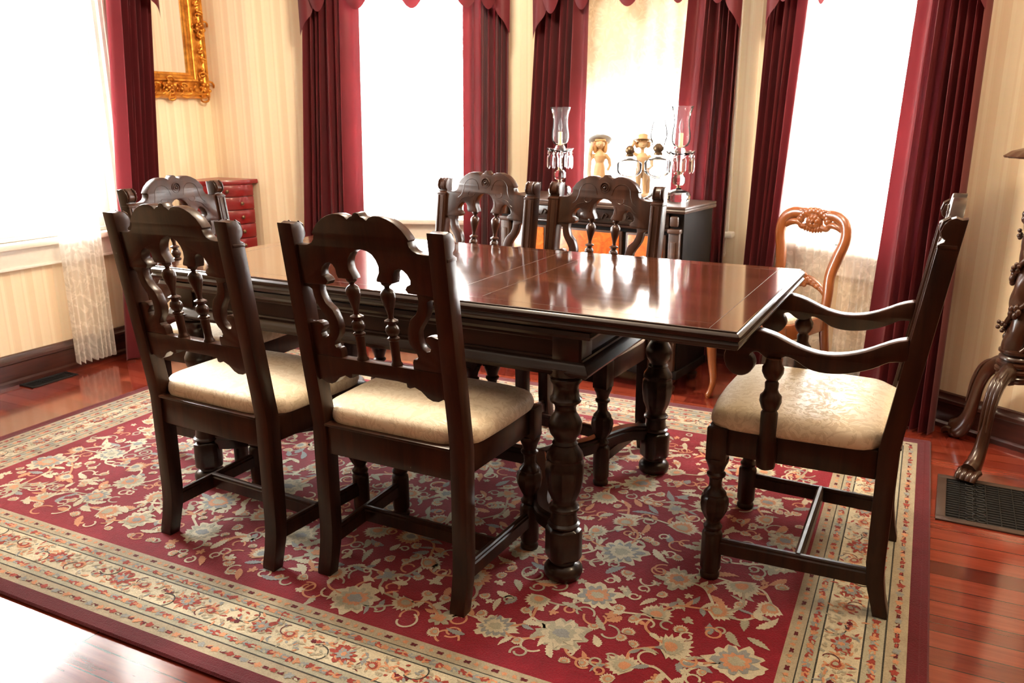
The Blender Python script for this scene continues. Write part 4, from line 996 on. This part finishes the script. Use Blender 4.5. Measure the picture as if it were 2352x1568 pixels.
# ------------------------------------------------------------------ red corner chest (quarter-round front)
def chest():
    cx, cy = -3.80, 3.63; R = .312; T = .876
    t = empty('corner_chest', (cx, cy, 0), 0, 'dark red lacquered quarter-round chest of drawers standing in the corner', 'chest')
    def fan(r, z, n=20, off=.035): return [(off, -off, z)]+[(off+(r-off)*cos(a), -off-(r-off)*sin(a), z) for a in [pi/2*k/n for k in range(n+1)]]
    off = .002
    bm = bmesh.new(); loft(bm, [fan(R+.004, T-.022, off=off), fan(R+.006, T-.010, off=off), fan(R+.002, T, off=off)]); link('chest_top', bm, M['lacquer'], t, 40)
    bm = bmesh.new(); loft(bm, [fan(R-.012, .06, off=.032), fan(R-.012, T-.021, off=.032)]); loft(bm, [fan(R-.004, .0, off=.034), fan(R-.004, .06, off=.034)]); link('carcass', bm, M['lacquer'], t, 40)
    zs = [T-.026]
    hs = [.066, .074, .080, .080, .080, .080, .10, .11, .12]
    z = T-.026
    for i, h in enumerate(hs):
        a0, a1 = radians(2), radians(88); bm = bmesh.new(); n = 18
        o = .032
        rings = [[(o+(R-o+dr)*cos(a), -o-(R-o+dr)*sin(a), zz) for dr, zz in ((-.010, z-h+.003), (0, z-h+.003), (.001, z-h+.005), (.001, z-.005), (0, z-.003), (-.010, z-.003))] for a in [a0+(a1-a0)*k/n for k in range(n+1)]]
        loft(bm, rings); d = link('drawer', bm, M['lacquer'], t, 40)
        angs = (.20, .55) if i else (.38,)
        if i: angs = (.20, .66)
        for q in angs:
            a = a0+(a1-a0)*q; bm = bmesh.new(); px, py = o+(R-o)*cos(a), -o-(R-o)*sin(a)
            lathe(bm, [(0, 0), (.004, 0), (.004, .008), (.010, .012), (.010, .016), (.004, .020), (0, .020)], 0, 0, 12)
            bmesh.ops.transform(bm, matrix=Matrix.Translation((px, py, z-h/2)) @ Matrix.Rotation(-a, 4, 'Z') @ Matrix.Rotation(pi/2, 4, 'Y'), verts=bm.verts); link('knob', bm, M['brass'], d, 40)
        z -= h
chest()

# ------------------------------------------------------------------ carved pedestal
def pedestal():
    t = empty('carved_pedestal', (.318, 3.285, 0), 0, 'tall dark carved pedestal stand with twisted vine column and paw feet', 'pedestal'); m = M['carved_wood']
    bm = bmesh.new()
    n = 90; seg = 28; z0, z1 = .42, .985; rings = []
    for i in range(n+1):
        u = i/n; z = z0+(z1-z0)*u; r0 = .052-.020*u; ring = []
        for k in range(seg):
            a = 2*pi*k/seg; r = r0*(1+.13*cos(2*(a-u*9.5))+.04*cos(5*a+u*31)); ring.append((r*cos(a), r*sin(a), z))
        rings.append(ring)
    loft(bm, rings); link('column', bm, m, t, 70)
    bm = bmesh.new(); rg = random.Random(2)
    for ph in (0, pi):
        P = []; N = 70
        for i in range(N+1):
            u = i/N; a = u*9.5+pi/2+ph; r = .054-.020*u; P.append((r*cos(a), r*sin(a), z0+.01+(z1-z0-.03)*u))
        tube(bm, P, .0085, 7)
        for i in range(4, N, 7):
            p = Vector(P[i]); a = atan2(p.y, p.x); o = Vector((cos(a), sin(a), 0))
            if (i//7) % 2:
                for q in range(9):
                    sphere(bm, p+o*.008+Vector((rg.uniform(-.016, .016), rg.uniform(-.016, .016), rg.uniform(-.026, .012))), .0075, 7)
            else:
                for q in range(5):
                    b = q/5*6.28; d = Vector((-o.y, o.x, 0))*cos(b)+Vector((0, 0, 1))*sin(b)
                    sphere(bm, p+o*.007+d*.014, .013, 7, (.8, .8, 1.1))
    link('carved_vine', bm, m, t, 70)
    bm = bmesh.new()
    lathe(bm, [(0, .31), (.050, .312), (.060, .325), (.062, .335), (.056, .342), (.066, .350), (.066, .360), (.057, .366), (.064, .373), (.064, .382), (.054, .388), (.060, .396), (.058, .404), (.050, .410), (.062, .418), (.062, .426), (.046, .432), (0, .433)], 0, 0, 32); link('lower_collar', bm, m, t, 50)
    bm = bmesh.new()
    lathe(bm, [(0, .984), (.034, .985), (.038, .992), (.034, .999), (.028, 1.004), (.034, 1.010), (.032, 1.018), (.020, 1.024), (.018, 1.034), (.022, 1.050), (.034, 1.066), (.052, 1.078), (.050, 1.084), (0, 1.084)], 0, 0, 32); link('upper_collar', bm, m, t, 50)
    bm = bmesh.new()
    sg = 64; rr = [(.040, 1.078), (.080, 1.083), (.110, 1.086), (.128, 1.082), (.132, 1.088), (.110, 1.104), (.085, 1.112), (0.001, 1.112)]
    loft(bm, [[(r*(1+(.035*cos(16*2*pi*k/sg) if r > .09 else 0))*cos(2*pi*k/sg)*1.0, r*(1+(.035*cos(16*2*pi*k/sg) if r > .09 else 0))*sin(2*pi*k/sg), z) for k in range(sg)] for r, z in rr]); link('scalloped_top', bm, m, t, 40)
    for a in (radians(-115), radians(126), radians(-12)):
        bm = bmesh.new(); d = Vector((cos(a), sin(a), 0))
        pr = [(.030, .345), (.075, .350), (.125, .318), (.160, .250), (.178, .170), (.195, .100), (.228, .052), (.258, .034)]
        P = smooth_pts([tuple(d*r)+() if False else (d.x*r, d.y*r, z) for r, z in pr], 5); nn = len(P)
        tube(bm, P, [.036-.016*sin(pi*min(1, i/nn*1.15))*.9-.004*i/nn for i in range(nn)], 12, flat=(1.25, .85))
        for s in (-1, 0, 1):      # acanthus ridges
            e = Vector((-d.y, d.x, 0))*s*.012; tube(bm, [Vector(p)+e+Vector((0, 0, .0))+(d*.02+Vector((0, 0, .014)))*1.0 for p in P[4:22]], [.007*sin(pi*(i+1)/19)+.002 for i in range(18)], 6)
        for s in (-1.5, -.5, .5, 1.5):   # paw toes
            e = Vector((-d.y, d.x, 0))*s*.017; b = d*.262+e
            tube(bm, [Vector((b.x, b.y, .034))-d*.02, Vector((b.x, b.y, .036)), Vector((b.x, b.y, .022))+d*.020, Vector((b.x, b.y, .011))+d*.026], [.012, .0125, .012, .009], 8)
        sphere(bm, d*.250+Vector((0, 0, .020)), .027, 10, (1, 1, .72)); link('paw_leg', bm, m, t, 60)
    return t
pedestal()
t = empty('stone_globe', (.318, 3.285, 1.113), 0, 'pale stone and glass globe on top of the carved pedestal', 'ornament')
bm = bmesh.new(); lathe(bm, [(0, 0), (.026, 0), (.030, .006), (.022, .012), (.030, .018), (.044, .036), (.048, .058), (.044, .080), (.030, .097), (.012, .105), (0, .106)], 0, 0, 32); link('globe', bm, M['marble'], t, 60)

# ------------------------------------------------------------------ floor registers
def register(loc, rz, W, D, label, mat, kind=0):
    t = empty('floor_register', loc, rz, label, 'floor vent'); b = .028 if kind == 0 else .016
    bm = bmesh.new()
    for x0, x1, y0, y1 in ((0, W, 0, b), (0, W, D-b, D), (0, b, b, D-b), (W-b, W, b, D-b)): box(bm, x0, x1, y0, y1, 0, .006, .002)
    link('rim', bm, mat, t)
    bm = bmesh.new(); box(bm, b, W-b, b, D-b, .0003, .001); link('duct_shade_sheet', bm, M['duct_shade'], t)  # flat near-black sheet, painted as the shade below the grille
    bm = bmesh.new(); iw, idp = W-2*b, D-2*b; nx = 13 if kind == 0 else 5; ny = 17 if kind == 0 else 3
    zz = .003
    for k in range(nx+1):
        x = b+iw*k/nx; box(bm, x-.0013, x+.0013, b, D-b, zz-.002, zz+.001)
    for k in range(ny+1):
        y = b+idp*k/ny; box(bm, b, W-b, y-.0011, y+.0011, zz-.002, zz+.0008)
    if kind == 0:
        for i in range(3):
            for j in range(8):
                cx = b+iw*(.17+.33*i); cy = b+idp*(j+.5)/8
                for s in (-1, 1): tube(bm, [(cx+s*.016+.013*cos(a), cy+.011*sin(a), zz) for a in [2*pi*q/10 for q in range(10)]], .0022, 5, closed=True)
    link('grille', bm, M['iron'], t)
register((.112, 2.690, 0), -.012, .56, .375, 'black iron floor register grille in a bronze rim beside the rug', M['bronze'])
register((-3.755, 2.245, 0), 0, .10, .24, 'small dark floor register beside the left baseboard', M['iron'], 1)

# ------------------------------------------------------------------ light
w = bpy.data.worlds.new('sky'); SC.world = w; w.use_nodes = True
bg = w.node_tree.nodes['Background']; bg.inputs[0].default_value = (1.0, .985, .96, 1); bg.inputs[1].default_value = 18.0
def portal(i, k):
    _, p, q, op = WALLS[i]; a, b = op[k]; o0, L, rz = frame(p, q)
    ld = bpy.data.lights.new('window_portal', 'AREA'); ld.shape = 'RECTANGLE'; ld.size = b-a; ld.size_y = HEAD-SILL
    ld.cycles.is_portal = True
    o = bpy.data.objects.new('window_portal', ld); COL.objects.link(o)
    M4 = Matrix.Translation(o0) @ Matrix.Rotation(rz, 4, 'Z') @ Matrix.Translation(((a+b)/2, WT+.02, (SILL+HEAD)/2)) @ Matrix.Rotation(radians(90), 4, 'X')
    # area lights shine along -Z; want it into the room (-y)
    o.matrix_world = Matrix.Translation(o0) @ Matrix.Rotation(rz, 4, 'Z') @ Matrix.Translation(((a+b)/2, WT+.02, (SILL+HEAD)/2)) @ Matrix.Rotation(radians(-90), 4, 'X')
for i in (0, 2, 3, 4): portal(i, 0)
def lamp(loc, power, col, rad, label):
    ld = bpy.data.lights.new('ceiling_or_fill_lamp', 'POINT'); ld.energy = power; ld.color = col; ld.shadow_soft_size = rad
    o = bpy.data.objects.new('ceiling_or_fill_lamp', ld); COL.objects.link(o); o.location = loc
lamp((-1.5, 2.55, 2.28), 34, (1, .82, .62), .14, '')
lamp((.85, 2.25, 2.28), 17, (1, .78, .52), .14, '')  # unseen fill lamp added to brighten the right bay wall
